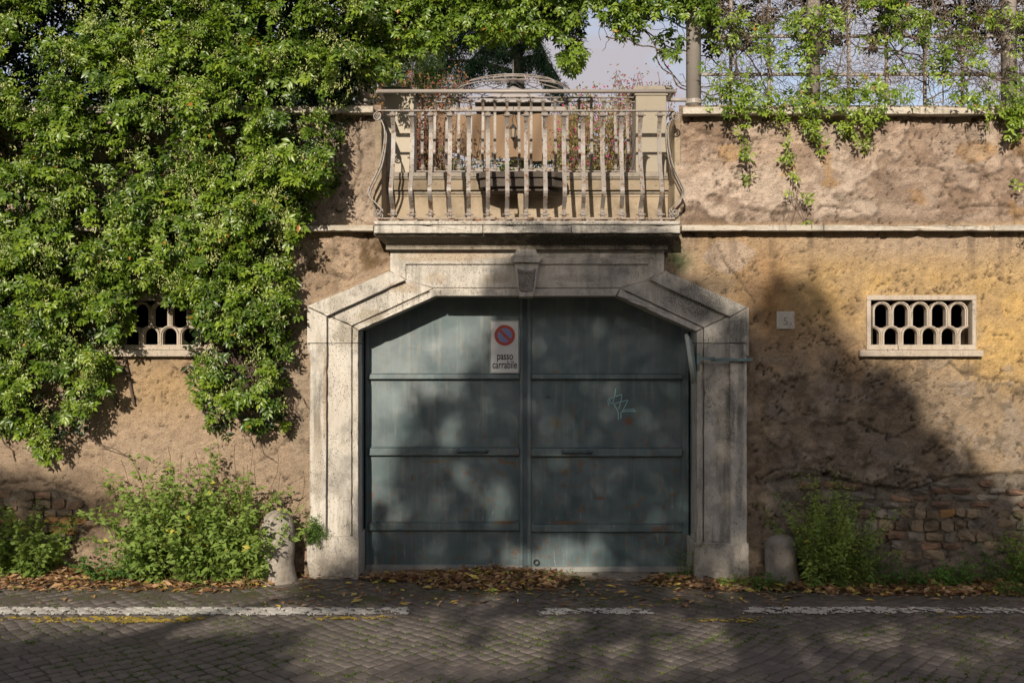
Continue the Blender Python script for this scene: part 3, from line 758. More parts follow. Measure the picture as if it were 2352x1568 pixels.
# panels added behind the render to block light and keep the vents dark
b = MB()
b.box(-5.2, 5.2, 2.62, 2.70, -0.2, 3.24)
b.box(-5.2, P(866, 0).x, 0.60, 0.68, 3.30, 3.95); b.box(P(1560, 0).x, 5.2, 0.60, 0.68, 3.30, 3.95)
b.box(-5.24, -5.2, 0.0, 2.7, -0.2, 3.24); b.box(5.2, 5.24, 0.0, 2.7, -0.2, 3.24); b.box(-5.24, -5.2, 0.0, .7, 3.2505, 3.95); b.box(5.2, 5.24, 0.0, .7, 3.2505, 3.95)
b.build('light_block_panels', 'dark_slab', wall)
# ends of the wall either side of the balcony
for px0, px1 in ((861, 877), (1549, 1563)):
    MB().pbox(px0, 264, px1, 514, -0.012, 0.59, 0).build('opening_edge', 'parapet', wall, 0.006)

def slabs(name, x0, x1, z0, z1, yf, yb, cuts, mat, bev=0.006, nose=None):
    e = [x0] + cuts + [x1]
    for k in range(len(e) - 1):
        dz = random.uniform(-0.002, 0.002)
        MB().box(e[k] + 0.0015, e[k + 1] - 0.0015, yf + random.uniform(-.003, .003), yb, z0 + dz, z1 + dz).build(name, mat, wall, bev * .6, 1, chip=.002)
zc0, zc1 = P(0, 259.5, -.11).z, P(0, 244, -.11).z
slabs('coping_stone', -5.2, P(862, 0).x, zc0, zc1, -.115, 0.66, [-3.6, -2.3], 'trav_pale')
slabs('coping_stone', P(1563, 0).x, 5.2, zc0 - .012, zc1 - .006, -.115, 0.66, [2.35, 3.4, 4.25], 'trav_pale')
zs0, zs1 = P(0, 530.5, -.11).z, P(0, 517, -.11).z
slabs('string_course', -5.2, P(862, 0).x, zs0, zs1, -.112, 0.05, [-3.8, -2.6, -1.75], 'trav_pale')
slabs('string_course', P(1561, 0).x, 5.2, zs0, zs1, -.112, 0.05, [2.6, 4.02], 'trav_pale')

# exposed masonry low in the wall: each brick and block
def chunk(px0, py0, px1, py1, mat, name, depth=0.06, proud=0.0):
    p0, p1 = P(px0, py1), P(px1, py0)
    w, h = p1.x - p0.x, p1.z - p0.z
    bm = bmesh.new()
    bmesh.ops.create_cube(bm, size=1)
    bmesh.ops.subdivide_edges(bm, edges=bm.edges[:], cuts=1, use_grid_fill=True)
    for v in bm.verts:
        c = v.co
        rd = 0.90 if (abs(c.x) > .4) + (abs(c.z) > .4) == 2 else 1.0
        c.x *= rd; c.z *= rd
        if c.y < -0.4 and (abs(c.x) > .3 or abs(c.z) > .3): c.y += 0.14
        v.co = Vector((c.x * w * 0.97 + random.uniform(-.13, .13) * min(w, .08), c.y * depth + random.uniform(-.10, .10) * depth, c.z * h * 0.96 + random.uniform(-.16, .16) * min(h, .08)))
    me = bpy.data.meshes.new(name); bm.to_mesh(me); bm.free()
    link(name, me, mat, wall, ((p0.x + p1.x) / 2, 0.048 - proud - depth * 0.25, (p0.z + p1.z) / 2), (random.uniform(-.1, .1), random.uniform(-.06, .06), random.uniform(-.12, .12)))
RB = random.Random(3)
def course(x0, x1, y, h, wmin, wmax, mats, name, skip=0.1, poly=None):
    x = x0 + RB.uniform(-8, 8)
    while x < x1:
        w = RB.uniform(wmin, wmax)
        yy = y + RB.uniform(-2, 2)
        if RB.random() > skip + (.18 if h < 16 else .06) and (poly is None or bool(pip(np.array([x + w / 2]), np.array([yy + h / 2]), poly)[0])):
            hh = h * RB.uniform(.8, 1.08)
            mt = RB.choice(mats)
            chunk(x, yy, x + w - RB.uniform(2, 5), yy + hh, mt, 'brick' if name == 'brick' else 'stone', RB.uniform(.05, .075), RB.uniform(-.008, .012))
        x += w
PR = [(1790, 1105), (1870, 1085), (1960, 1115), (2060, 1124), (2150, 1098), (2300, 1090), (2420, 1085), (2420, 1285), (2330, 1288), (2250, 1258), (2100, 1288), (1910, 1288), (1890, 1200), (1840, 1150)]
course(1840, 1985, 1107, 15, 38, 60, ['brick', 'tufa_orange', 'brick'], 'brick', 0.1, PR)
course(2090, 2400, 1104, 14, 34, 62, ['brick', 'rubble', 'brick', 'rubble'], 'brick', 0.15, PR)
course(2090, 2400, 1122, 13, 36, 66, ['rubble', 'brick', 'rubble'], 'brick', 0.1, PR)
course(2050, 2400, 1138, 12, 40, 70, ['rubble', 'brick', 'tufa'], 'brick', 0.1, PR)
course(1880, 2010, 1130, 18, 40, 70, ['rubble'], 'brick', 0.2, PR)
course(1870, 2400, 1154, 12, 40, 76, ['brick', 'rubble', 'brick'], 'brick', 0.12, PR)
course(1880, 2400, 1170, 22, 24, 40, ['tufa', 'tufa', 'tufa_orange', 'tufa', 'rubble'], 'stone', 0.06, PR)
course(1890, 2400, 1194, 25, 30, 50, ['tufa', 'tufa', 'rubble'], 'stone', 0.06, PR)
course(1900, 2400, 1221, 22, 26, 48, ['tufa', 'rubble', 'brick', 'tufa'], 'stone', 0.08, PR)
course(1900, 2400, 1245, 18, 32, 62, ['brick', 'rubble', 'tufa'], 'brick', 0.08, PR)
course(1900, 2400, 1265, 22, 40, 60, ['rubble', 'tufa'], 'stone', 0.1, PR)
PL = [(-40, 1124), (60, 1120), (130, 1132), (192, 1152), (202, 1195), (165, 1232), (90, 1258), (-40, 1258)]
course(-30, 210, 1128, 20, 34, 56, ['rubble', 'brick', 'tufa'], 'stone', 0.1, PL)
course(-30, 210, 1150, 20, 30, 50, ['brick', 'rubble', 'tufa'], 'stone', 0.1, PL)
course(-30, 210, 1172, 14, 30, 50, ['brick', 'tufa'], 'brick', 0.1, PL)
course(-30, 210, 1188, 18, 26, 40, ['tufa_orange', 'tufa', 'tufa_orange'], 'stone', 0.06, PL)
course(-30, 210, 1208, 18, 26, 40, ['tufa_orange', 'tufa_orange', 'tufa'], 'stone', 0.06, PL)
course(-30, 210, 1228, 20, 34, 50, ['rubble', 'tufa'], 'stone', 0.1, PL)

# ---- travertine surround of the gate
sur = thing('gate_surround', P(1212, 1322, 0), 'pale travertine surround with cut corners and keystone framing the green gate', 'gate surround')
YB = -0.065
def band(name, outer, second, groove, inner, mat='trav', bottom=None):
    mb = MB()
    o, s2, gv, i = outer, second, groove, inner
    mid = lambda a, b, t: (a[0] * (1 - t) + b[0] * t, a[1] * (1 - t) + b[1] * t)
    mb.pprism([o[0], o[1], gv[1], gv[0]], YB, 0.30, -.07)
    mb.pprism([mid(o[0], gv[0], .9), mid(o[1], gv[1], .9), mid(gv[1], i[1], .9), mid(gv[0], i[0], .9)], YB + .035, 0.29, -.07)
    mb.pprism([o[0], o[1], s2[1], s2[0]], YB - .045, YB + .01, -.07)
    mb.pprism([mid(gv[0], i[0], .17), mid(gv[1], i[1], .17), i[1], i[0]], YB - .012, 0.30, -.07)
    return mb
jl = band('jamb', ((713, 1235), (713, 788.8)), ((750, 1235), (752, 788.8)), ((807, 1235), (807, 788.8)), ((823, 1235), (823, 788.8)))
jl.build('jamb', 'trav', sur, 0.003, 1, chip=.0016)
cl = band('corner', ((707, 788), (707, 704)), ((752, 788), (752, 727)), ((807, 788), (807, 749)), ((823, 788), (823, 759)))
cl.pprism([(706, 812), (706, 703), (714, 703), (714, 812)], YB - .012, 0.02, -.07)
cl.build('corner_block', 'trav', sur, 0.003, 1, chip=.0016)
c2 = band('corner', ((707.6, 703), (895, 623.5)), ((752.4, 726), (931.5, 644)), ((807.4, 748), (995, 662)), ((823.4, 758.5), (1003, 679)))
c2.build('sloping_block', 'trav', sur, 0.003, 1, chip=.0016)
jr = band('jamb', ((1713, 1246), (1713, 788.8)), ((1675, 1246), (1675, 788.8)), ((1617, 1246), (1617, 788.8)), ((1600, 1246), (1600, 788.8)))
jr.pprism([(1713, 1246), (1713, 790), (1690, 790), (1690, 1246)], YB - .008, 0.0, -.07)
jr.build('jamb', 'trav', sur, 0.003, 1, chip=.0016)
cr = band('corner', ((1714, 788), (1714, 706)), ((1675, 788), (1675, 729)), ((1617, 788), (1617, 753)), ((1600, 788), (1600, 762)))
cr.pprism([(1713, 817), (1713, 706), (1720, 706), (1720, 817)], YB - .012, 0.02, -.07)
cr.build('corner_block', 'trav', sur, 0.003, 1, chip=.0016)
c3 = band('corner', ((1713.4, 705), (1527, 622)), ((1674.6, 728), (1489.5, 643)), ((1616.6, 752), (1426, 662)), ((1599.6, 761), (1417, 679)))
c3.build('sloping_block', 'trav', sur, 0.003, 1, chip=.0016)
# lintel in two stones either side of the keystone
def lintel(sgn, x_out, x_fil, x_sec, x_gr, x_in, x_key_t, x_key_b):
    mb = MB()
    mb.pprism([(x_out, 573), (x_out, 622.5), (x_in, 679.5), (x_key_b, 679.5), (x_key_t, 573)], YB + .012, 0.30, -.07)
    mb.pprism([(x_fil, 592), (x_fil, 633), (x_sec, 643), (x_gr, 661), (x_key_b, 661), (x_key_b, 592)], YB, YB + .03, -.07)
    mb.pprism([(x_fil, 592), (x_fil, 632.5), (x_sec, 642.5), (x_sec, 607), (x_key_t, 607), (x_key_t, 592)], YB - .018, YB + .01, -.07)
    mb.pprism([(x_gr + sgn * 2, 664.5), (x_in + sgn * 2, 679.8), (x_key_b, 679.8), (x_key_b, 664.5)], YB - .016, YB + .02, -.07)
    return mb
lintel(1, 895.6, 918, 932.5, 996, 1004, 1188, 1195).build('lintel', 'trav', sur, 0.005, 2)
lintel(-1, 1526.4, 1502, 1488.5, 1425, 1416, 1230, 1224).build('lintel', 'trav', sur, 0.005, 2)
ks = MB()
ks.pprism([(1180.5, 604), (1238, 604), (1225.5, 682), (1192.5, 682)], -.135, 0.28, -.12)
ks.pprism([(1174, 590), (1243, 590), (1243, 597), (1238, 604), (1180, 604), (1174, 597)], -.165, -.05, -.12)
ks.pprism([(1187, 573), (1231, 573), (1233, 580), (1241, 590), (1176, 590), (1184, 580)], -.15, -.05, -.12)
kso = ks.build('keystone', 'trav', sur, 0.003, 1, chip=.0016)
n = 12; vv = []; ff = []
for r in range(n):
    for c in range(n):
        t = r / (n - 1); a = 1187.5 + 5.5 * t; bq = 1231.5 - 5.5 * t
        px = a + (bq - a) * c / (n - 1); top = 612 + 10 * math.sqrt(max(0, 1 - ((c / (n - 1) - .5) / .5) ** 2)) * 0.9
        py = top + (672 - top) * t
        vv.append(P(px, py, -.136 - (.012 * random.random() if 0 < r < n - 1 and 0 < c < n - 1 else -.003)))
for r in range(n - 1):
    for c in range(n - 1): ff.append((r * n + c, r * n + c + 1, (r + 1) * n + c + 1, (r + 1) * n + c))
MB().add(vv, ff).build('carved_panel', 'vermic', kso)
# soffit behind the lintel stones and foot blocks
for pts in ([(705, 1232), (825, 1232), (825, 1330), (705, 1330)], [(1593, 1246), (1719, 1246), (1719, 1342), (1593, 1342)]):
    MB().pprism(pts, YB - .055, 0.26, -.1).build('foot_block', 'trav', sur, 0.005, 1, chip=.003)

# ---- balcony: slab, cornice, parapet behind, piers
bal = thing('balcony', P(1210, 535, -.05), 'stone balcony over the gate with grimy slab and two cream piers', 'balcony')
xc = P(1210.5, 0, -.28).x
def ring_profile(name, prof, mat, hx=None, bevel=0.0):
    """prof: (half-width, y-front, z)"""
    vs = []; fs = []
    for hw, yf, z in prof:
        vs += [(xc - hw, 0.5, z), (xc - hw, yf, z), (xc + hw, yf, z), (xc + hw, 0.5, z)]
    m = len(prof)
    for i in range(m - 1):
        for k in range(3):
            fs.append((4 * i + k, 4 * i + k + 1, 4 * i + 5 + k, 4 * i + 4 + k))
        fs.append((4 * i + 3, 4 * i, 4 * i + 4, 4 * i + 7))
    fs += [(0, 1, 2, 3), tuple(4 * (m - 1) + k for k in (3, 2, 1, 0))]
    return MB().add(vs, fs).build(name, mat, bal, bevel, 2)
def zf(py, y=-.28): return P(0, py, y).z
hw0 = 352.5 * (CAMD - .29) / F
# the fascia is three stones
cutsx = [xc - hw0, xc - 0.36, xc + 0.05 + 0.31, xc + hw0]
for k in range(3):
    e = 0.0015; yv = (-.290, -.296, -.288)[k]
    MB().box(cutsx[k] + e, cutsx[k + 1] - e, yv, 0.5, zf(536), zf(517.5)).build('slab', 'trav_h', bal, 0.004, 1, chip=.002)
nose = [(-.272, zf(516.8)), (-.287, zf(515.5)), (-.290, zf(512)), (-.285, zf(509)), (-.270, zf(507.2))]
mb = MB(); pts = []
for (yy, z) in [(0.5, zf(516.8))] + nose + [(0.5, zf(507.2))]: pts.append((yy, z))
nn = len(pts)
mb.add([(xc - hw0 + .004, a, b) for a, b in pts] + [(xc + hw0 - .004, a, b) for a, b in pts],
       [tuple(range(nn)), tuple(range(2 * nn - 1, nn - 1, -1))] + [(i, (i + 1) % nn, (i + 1) % nn + nn, i + nn) for i in range(nn)])
mb.build('slab_nosing', 'trav_h', bal, 0)
hwb = 317 * (CAMD - .07) / F
prof = []
for t in np.linspace(0, 1, 9):
    s = 0.5 - 0.5 * math.cos(math.pi * t)
    prof.append((hwb + .10 - .085 * s - .0 * t, -.262 + .155 * s, zf(536.5, -.25) - t * .095))
zb = prof[-1][2]
prof += [(hwb + .018, -.11, zb - .001), (hwb + .018, -.112, zb - .022), (hwb + .002, -.088, zb - .026), (hwb + .002, -.083, P(0, 573, -.07).z - 0.004)]
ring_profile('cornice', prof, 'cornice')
# parapet set back behind the railing
YP = 0.36
def cbox(name, x0, y0, x1, y1, yf, yb, mat, bev=0.005, par=bal):
    a = C1(x0, y0); c = C1(x1, y1)
    return MB().pbox(a[0], a[1], c[0], c[1], yf, yb).build(name, mat, par, bev, 2)
cbox('parapet_wall', 150, 1128, 2140, 1320, YP, 0.56, 'parapet')
cbox('parapet_band', 150, 1012, 2140, 1086, YP - .045, 0.56, 'parapet')
cbox('parapet_moulding', 150, 1086, 2140, 1112, YP - .02, 0.56, 'cornice')
cbox('parapet_moulding', 150, 1112, 2140, 1129, YP - .008, 0.56, 'parapet')
cbox('parapet_ledge', 150, 970, 2140, 1001, YP - .07, 0.60, 'cap', 0.008)
cbox('parapet_moulding', 150, 1000, 2140, 1013, YP - .06, 0.56, 'cornice', 0.003)
for x0, x1, k0, k1 in ((205, 405, 190, 425), (1855, 2055, 1838, 2095)):
    p = cbox('pier', x0, 436, x1, 972, YP - .03, 0.60, 'pier', 0.008)
    cbox('pier_neck', x0 - 8, 455, x1 + 10, 466, YP - .04, 0.61, 'pier', 0.004)
    cbox('pier_cap', k0, 402 if k0 > 1000 else 410, k1, 437, YP - .05, 0.66, 'cap', 0.01)

# ---- stone table against the parapet
tab = thing('stone_table', P(1197, 500, .2), 'dark weathered stone table slab standing on the balcony behind the railing', 'table')
a = C1(808, 962); c = C1(1402, 1085)
def tabtop():
    mb = MB(); y0, y1 = 0.04, YP - .08
    z1, z0 = P(0, a[1], y0).z, P(0, a[1] + 14, y0).z
    xl, xr = P(a[0], 0, y0).x, P(c[0], 0, y0).x
    poly = [(xl + .10, y0), (xr - .10, y0), (xr, y0 + .09), (xr, y1), (xl, y1), (xl, y0 + .09)]
    for zz0, zz1, ins in ((z0, z1, 0.0), (z0 - .075, z0 - .002, .02), (P(0, c[1], y0).z, z0 - .077, .06)):
        m = len(poly); cxm = (xl + xr) / 2
        pp = [(x + (ins if x < cxm else -ins), y + (ins if y < .2 else 0)) for x, y in poly]
        mb.add([(x, y, zz0) for x, y in pp] + [(x, y, zz1) for x, y in pp],
               [tuple(range(m)), tuple(range(2 * m - 1, m - 1, -1))] + [(i, (i + 1) % m, (i + 1) % m + m, i + m) for i in range(m)])
    return mb
tabtop().build('table_top', 'dark_slab', tab, 0.008, 2)
pa = C1(1082, 1083); pc = C1(1122, 1262)
mb = MB().pbox(pa[0], pa[1], pc[0], pc[1], 0.14, 0.22)
mb.pbox(pa[0] - 8, pc[1] - 8, pc[0] + 8, pc[1] + 6, 0.11, 0.25)
mb.build('pedestal', 'parapet', tab, 0.008, 2)

# ---- railings
def curl(y0, z0, r, turns, start, sgn, n=14):
    """little spiral at the end of a bar"""
    return [(y0 + (r * (1 - 0.55 * k / n)) * math.cos(start + sgn * turns * 2 * math.pi * k / n), z0 + (r * (1 - 0.55 * k / n)) * math.sin(start + sgn * turns * 2 * math.pi * k / n)) for k in range(n + 1)]
def smooth_prof(pts, n=26):
    pts = np.array(pts, float); t = np.linspace(0, len(pts) - 1, n); out = []
    for v in t:
        i = int(min(v, len(pts) - 2)); f = v - i
        p0, p1, p2, p3 = pts[max(i - 1, 0)], pts[i], pts[i + 1], pts[min(i + 2, len(pts) - 1)]
        out.append(tuple(0.5 * ((2 * p1) + (-p0 + p2) * f + (2 * p0 - 5 * p1 + 4 * p2 - p3) * f * f + (-p0 + 3 * p1 - 3 * p2 + p3) * f ** 3)))
    return out
def baluster_mesh(H, k, w, th):
    """H: height from bottom bar to top bar; outward is -y; origin at foot"""
    body = smooth_prof([(-.002 * k, H - .045 * k), (.030 * k, H - .10 * k), (.045 * k, H - .17 * k), (.035 * k, H * .66), (.005 * k, H * .50), (-.05 * k, H * .36), (-.088 * k, H * .265), (-.084 * k, H * .205), (-.025 * k, H * .135), (.016 * k, H * .085), (.004 * k, .042 * k)])
    mb = MB(); mb.strip(body, -w / 2, w / 2, th)
    r = .020 * k
    mb.strip(curl(-.002 * k - r * .2, H - .030 * k, r, 1.15, -1.3, 1), -w * .62, w * .62, th)
    mb.strip(curl(.004 * k - r * .3, .028 * k, r * .95, 1.1, 1.2, -1), -w * .55, w * .55, th)
    mb.tube([(-w * 1.15, -.004 * k, H - .031 * k), (w * 1.15, -.004 * k, H - .031 * k)], .0065 * k, 8)
    mb.tube([(-w * 1.15, -.004 * k, .027 * k), (w * 1.15, -.004 * k, .027 * k)], .0065 * k, 8)
    mb.box(-w * .3, w * .3, -.006 * k, .006 * k, H - .02 * k, H + .002)
    mb.box(-w * .35, w * .35, -.008 * k, .008 * k, -.012, .02 * k)
    return mb.mesh('baluster')
rail = thing('balcony_railing', P(1210, 507, -.25), 'rusty greige iron railing with bellied balusters along the balcony front', 'railing')
YR = -.205
ax = C1(0, 572); bx = C1(0, 1266)
zt, zb_ = P(0, ax[1], YR).z, P(0, bx[1], YR).z
zb_ = max(zb_, zf(507.2) + .018)
bme = baluster_mesh(zt - zb_, 1.0, .034, .009); bme.materials.append(MT['iron'])
for xp in (265, 390, 513, 638, 763, 888, 1013, 1138, 1262, 1386, 1511, 1637, 1762, 1887, 2013):
    link('baluster', bme, None, rail, (P(C1(xp, 0)[0], 0, YR).x, YR, zb_), (0, 0, random.uniform(-.05, .05)))
xl = P(C1(178, 0)[0], 0, YR).x; xr = P(C1(2100, 0)[0], 0, YR).x
MB().box(xl - .012, xr + .012, YR - .016, YR + .016, zt - .001, zt + .011).build('top_bar', 'iron', rail, 0.002)
MB().box(xl - .012, xr + .012, YR - .018, YR + .018, zb_ - .014, zb_ - .002).build('bottom_bar', 'rust_iron', rail, 0.002)
for k in range(12):
    x = xl + (xr - xl) * (k + .5) / 12
    MB().box(x - .012, x + .012, YR - .012, YR + .012, zf(507.2) - .01, zb_ - .0145).build('bar_foot', 'rust_iron', rail, 0.002)
for sg, x in ((-1, xl), (1, xr)):
    MB().box(x - .014, x + .014, YR + .018, 0.0, zt - .001, zt + .010).build('side_top_bar', 'iron', rail, 0.002)
    MB().box(x - .014, x + .014, YR + .018, 0.0, zb_ - .014, zb_ - .003).build('side_bottom_bar', 'rust_iron', rail, 0.002)
    for yy in (YR + .012, YR + .115):
        link('baluster', bme, None, rail, (x, yy, zb_), (0, 0, math.pi / 2 * sg))
    # large end scroll in the plane of the front
    cxs, czs = x + sg * .012, zt - .045
    spiral = [(cxs + sg * (.036 * (1 - .7 * q / 22)) * math.cos(1.57 - q * .42), czs + (.036 * (1 - .7 * q / 22)) * math.sin(1.57 - q * .42)) for q in range(23)]
    MB().tube([(a_, YR - .012, b_) for a_, b_ in spiral], .0065, 6).build('scroll', 'iron', rail, 0, 1, True)
    czs = zb_ + .036
    spiral = [(cxs + sg * (.032 * (1 - .7 * q / 22)) * math.cos(-1.57 + q * .42), czs + (.032 * (1 - .7 * q / 22)) * math.sin(-1.57 + q * .42)) for q in range(23)]
    MB().tube([(a_, YR - .012, b_) for a_, b_ in spiral], .0065, 6).build('scroll', 'iron', rail, 0, 1, True)
# raised hand tube that returns to the wall and runs on to the trellis posts
hz = P(0, C1(0, 441)[1], YR).z
hl, hr = P(C1(166, 0)[0], 0, YR).x, P(C1(2110, 0)[0], 0, YR).x
zl = P(0, C1(0, 490)[1], 0.0).z
MB().tube([(hl, YR, hz), (hr, YR, hz)], .0165, 12).build('hand_tube', 'post', rail, 0, 1, True)
for sg, x, pxe in ((-1, hl, 822), (1, hr, 1594)):
    MB().tube([(x, YR, hz - .002), (x - sg * .012, YR + .05, hz - .004), (x - sg * .02, 0.02, hz - .012)], .0165, 10).build('hand_tube_return', 'post', rail, 0, 1, True)
    MB().tube([(x - sg * .03, 0.035, hz - .012), (P(pxe, 0, .05).x, 0.05, hz - .012)], .0165, 10).build('hand_tube_return', 'post', rail, 0, 1, True)

rear = thing('rear_railing', P(1210, 396, .42), 'slimmer iron railing with small balusters set between the two cream piers', 'railing')
YQ = 0.42
zt2 = P(0, C1(0, 487)[1], YQ).z; zb2 = P(0, C1(0, 958)[1], YQ).z
bm2 = baluster_mesh(zt2 - zb2, .72, .0235, .007); bm2.materials.append(MT['iron'])
x0r, x1r = P(C1(407, 0)[0], 0, YQ).x, P(C1(1850, 0)[0], 0, YQ).x
for k in range(18):
    link('baluster', bm2, None, rear, (P(C1(461 + k * 78.8, 0)[0], 0, YQ).x, YQ, zb2), (0, 0, random.uniform(-.04, .04)))
MB().box(x0r, x1r, YQ - .014, YQ + .014, zt2 + .0015, zt2 + .011).build('top_bar', 'iron', rear, .002)
MB().box(x0r, x1r, YQ - .006, YQ + .006, zt2 - .036, zt2 - .028).build('top_bar', 'iron', rear, .001)
MB().box(x0r, x1r, YQ - .014, YQ + .014, zb2 - .014, zb2 - .002).build('bottom_bar', 'iron', rear, .002)

# ---- the gate
gate = thing('metal_gate', P(1212, 1312, .24), 'blue-green sheet metal double gate with rust and scuffs', 'gate')
YG = 0.24
def gp(px, py, y=YG): return P(px, py, y)
def gbox(mb, x0, y0, x1, y1, yf, yb):
    p0, p1 = P(x0, y1, YG), P(x1, y0, YG); return mb.box(p0.x, p1.x, yf, yb, p0.z, p1.z)
for x0, x1, y1 in ((812, 836, 1318), (1585, 1612, 1326)):
    fr = MB(); gbox(fr, x0, 640, x1, y1, .20, .32); fr.build('frame_post', 'gate_dark', gate, .003)
def panel(x0, y0, x1, y1, par, seed):
    p0, p1 = P(x0, y1, YG), P(x1, y0, YG); n, m = 22, 14
    gx, gz_ = np.meshgrid(np.linspace(p0.x, p1.x, n), np.linspace(p0.z, p1.z, m))
    yy = YG + .024 + .022 * (fbm(gx * 3, gz_ * 3, 3, seed) - .5) * np.sin(np.linspace(0, np.pi, n))[None, :] * np.sin(np.linspace(0, np.pi, m))[:, None] * 2
    ids = np.arange(gx.size).reshape(gx.shape)
    q = np.stack([ids[:-1, :-1], ids[:-1, 1:], ids[1:, 1:], ids[1:, :-1]], -1).reshape(-1, 4)
    fast('panel', np.stack([gx, yy, gz_], -1), q, None, 'gate', par, True)
rows_l = [(640, 859), (870, 1028), (1045, 1200), (1217, 1297)]
rows_r = [(640, 859), (870, 1029), (1047, 1203), (1220, 1301)]
def leaf(x0, x1, st_l, st_r, rows, bottom, seed, lab):
    back = MB(); gbox(back, x0 + 1, 641, x1 - 1, bottom - 1, YG + .034, YG + .042)
    lf = back.build('gate_leaf', 'gate', gate)
    lf['label'] = lab
    for a_, b_ in ((x0, st_l), (st_r, x1)):
        st = MB(); gbox(st, a_, 640, b_, bottom, YG, YG + .033); st.build('stile', 'gate', lf, .003)
    for k, (a_, b_) in enumerate(rows):
        panel(st_l - 3, a_ - 3, st_r + 3, b_ + 3, lf, seed + k)
    for k in range(3):
        rb = MB(); gbox(rb, st_l + .4, rows[k][1], st_r - .4, rows[k + 1][0], YG - .020 + .003 * k, YG + .033)
        gbox(rb, st_l + .4, rows[k][1] - 3, st_r - .4, rows[k][1] - .2, YG + .006, YG + .033)
        gbox(rb, st_l + .4, rows[k + 1][0] + .3, st_r - .4, rows[k + 1][0] + 2, YG + .008, YG + .033)
        rb.build('rail', 'gate', lf, .003)
    rb = MB(); gbox(rb, x0 + .5, rows[3][1], x1 - .5, bottom, YG - .012, YG + .033); rb.build('bottom_rail', 'sill_iron', lf, .003)
    return lf
leafL = leaf(839, 1201, 846, 1193, rows_l, 1307, 300, 'left gate leaf, sunlit at top')
leafR = leaf(1211, 1582, 1220, 1567, rows_r, 1313, 310, 'right gate leaf with pale tag scrawl and rust patch')
ov = MB(); gbox(ov, 1200.5, 640, 1212.5, 1306, YG + .012, YG + .045); ov.build('meeting_strip', 'gate_dark', gate, .002)
def handle(x0, x1, py, par):
    mb = MB(); p0, p1 = P(x0, py, YG - .050), P(x1, py, YG - .050); n = 60
    for ph in (0, math.pi):
        mb.tube([(p0.x + (p1.x - p0.x) * k / n, p0.y + .006 * math.cos(k * .75 + ph), p0.z + .006 * math.sin(k * .75 + ph)) for k in range(n + 1)], .006, 6)
    for p in (p0, p1):
        mb.tube([p, p + Vector((0, .034, 0))], .008, 8); mb.lathe([(.018, 0), (.018, .006), (.010, .010)], (p.x, p.y + .020, p.z), 12, 'y')
    mb.build('handle', 'gate_dark', par, 0, 1, True)
handle(1053, 1117, 1036, leafL); handle(1294, 1357, 1038, leafR)
r0 = P(1232, 1290, YG - .005)
MB().tube([(r0.x + .022 * math.cos(t * .52), r0.y - .004, r0.z + .022 * math.sin(t * .52)) for t in range(13)], .005, 6).build('ring', 'lantern', leafR, 0, 1, True)
for py in (905, 1130):
    h0 = P(829, py, .19); MB().tube([h0 + Vector((0, 0, -.05)), h0 + Vector((0, 0, .05))], .011, 8).build('hinge', 'gate_dark', gate, 0, 1, True)
# the pale scrawl
def g5(x, y): return (1260 + .3316 * x) * .91875, (960 + .3316 * y) * .91875
tag = MB()
for st in ([(842, 35), (832, 100), (818, 150)], [(795, 110), (890, 75), (881, 130), (865, 186)], [(795, 110), (778, 130), (800, 140), (826, 152), (850, 185), (862, 215), (863, 265)],
           [(780, 128), (791, 158)], [(822, 152), (880, 132), (935, 120), (900, 190), (882, 215), (882, 258)], [(893, 200), (930, 190), (985, 189)], [(889, 209), (945, 203), (992, 204)], [(797, 112), (800, 138)]):
    pts = [P(*g5(*q), YG + .010) for q in st]
    for q0, q1 in zip(pts[:-1], pts[1:]):
        d = (q1 - q0).normalized(); s_ = Vector((-d.z, 0, d.x)) * .0036; e_ = d * .002
        tag.add([q0 - s_ - e_, q1 - s_ + e_, q1 + s_ + e_, q0 + s_ - e_], [(0, 1, 2, 3)])
tag.build('tag_scrawl', 'tag', leafR)
thr = MB()
for k, (x0, x1) in enumerate(((790, 985), (987, 1210), (1212, 1500), (1502, 1640))):
    p0, p1 = P(x0, 0, .1), P(x1, 0, .1); zz = float(gz((p0.x + p1.x) / 2, 0))
    MB().box(p0.x + .002, p1.x - .002, -.02, .5, zz - .1, zz + .004 - .002 * k).build('threshold_stone', 'thresh', sur, .006, 2)

# ---- sign on the gate
sg = thing('no_parking_sign', P(1159, 857, YG - .02), 'white rectangular sign with red and blue no-parking disc on the gate', 'sign')
YS = YG - .030
def rrect(x0, y0, x1, y1, r, y):
    p0, p1 = P(x0, y1, y), P(x1, y0, y); out = []
    for cx_, cz_, a0 in ((p1.x - r, p1.z - r, 0), (p0.x + r, p1.z - r, 90), (p0.x + r, p0.z + r, 180), (p1.x - r, p0.z + r, 270)):
        for k in range(5): out.append((cx_ + r * math.cos(math.radians(a0 + 22.5 * k)), cz_ + r * math.sin(math.radians(a0 + 22.5 * k))))
    return out
MB().prism(rrect(1125.3, 735.8, 1192.8, 857.4, .008, YS), YS, YS + .012).build('plate', 'sign_white', sg)
e1 = rrect(1126.2, 736.8, 1191.9, 856.4, .008, YS); e2 = rrect(1127.6, 738.2, 1190.5, 855, .007, YS)
vv = [(x, YS - .0012, z) for x, z in e1] + [(x, YS - .0012, z) for x, z in e2]; nn = len(e1)
MB().add(vv, [(i, (i + 1) % nn, (i + 1) % nn + nn, i + nn) for i in range(nn)]).build('border', 'sign_edge', sg)
c0 = P(1159.4, 769.8, YS); R0 = 23.7 * (CAMD + YS) / F
def disc(r, y, n=40): return [(c0.x + r * math.cos(2 * math.pi * k / n), c0.z + r * math.sin(2 * math.pi * k / n)) for k in range(n)]
MB().prism(disc(R0, 0), YS - .0022, YS - .0004).build('red_disc', 'sign_red', sg)
ri = R0 * .70
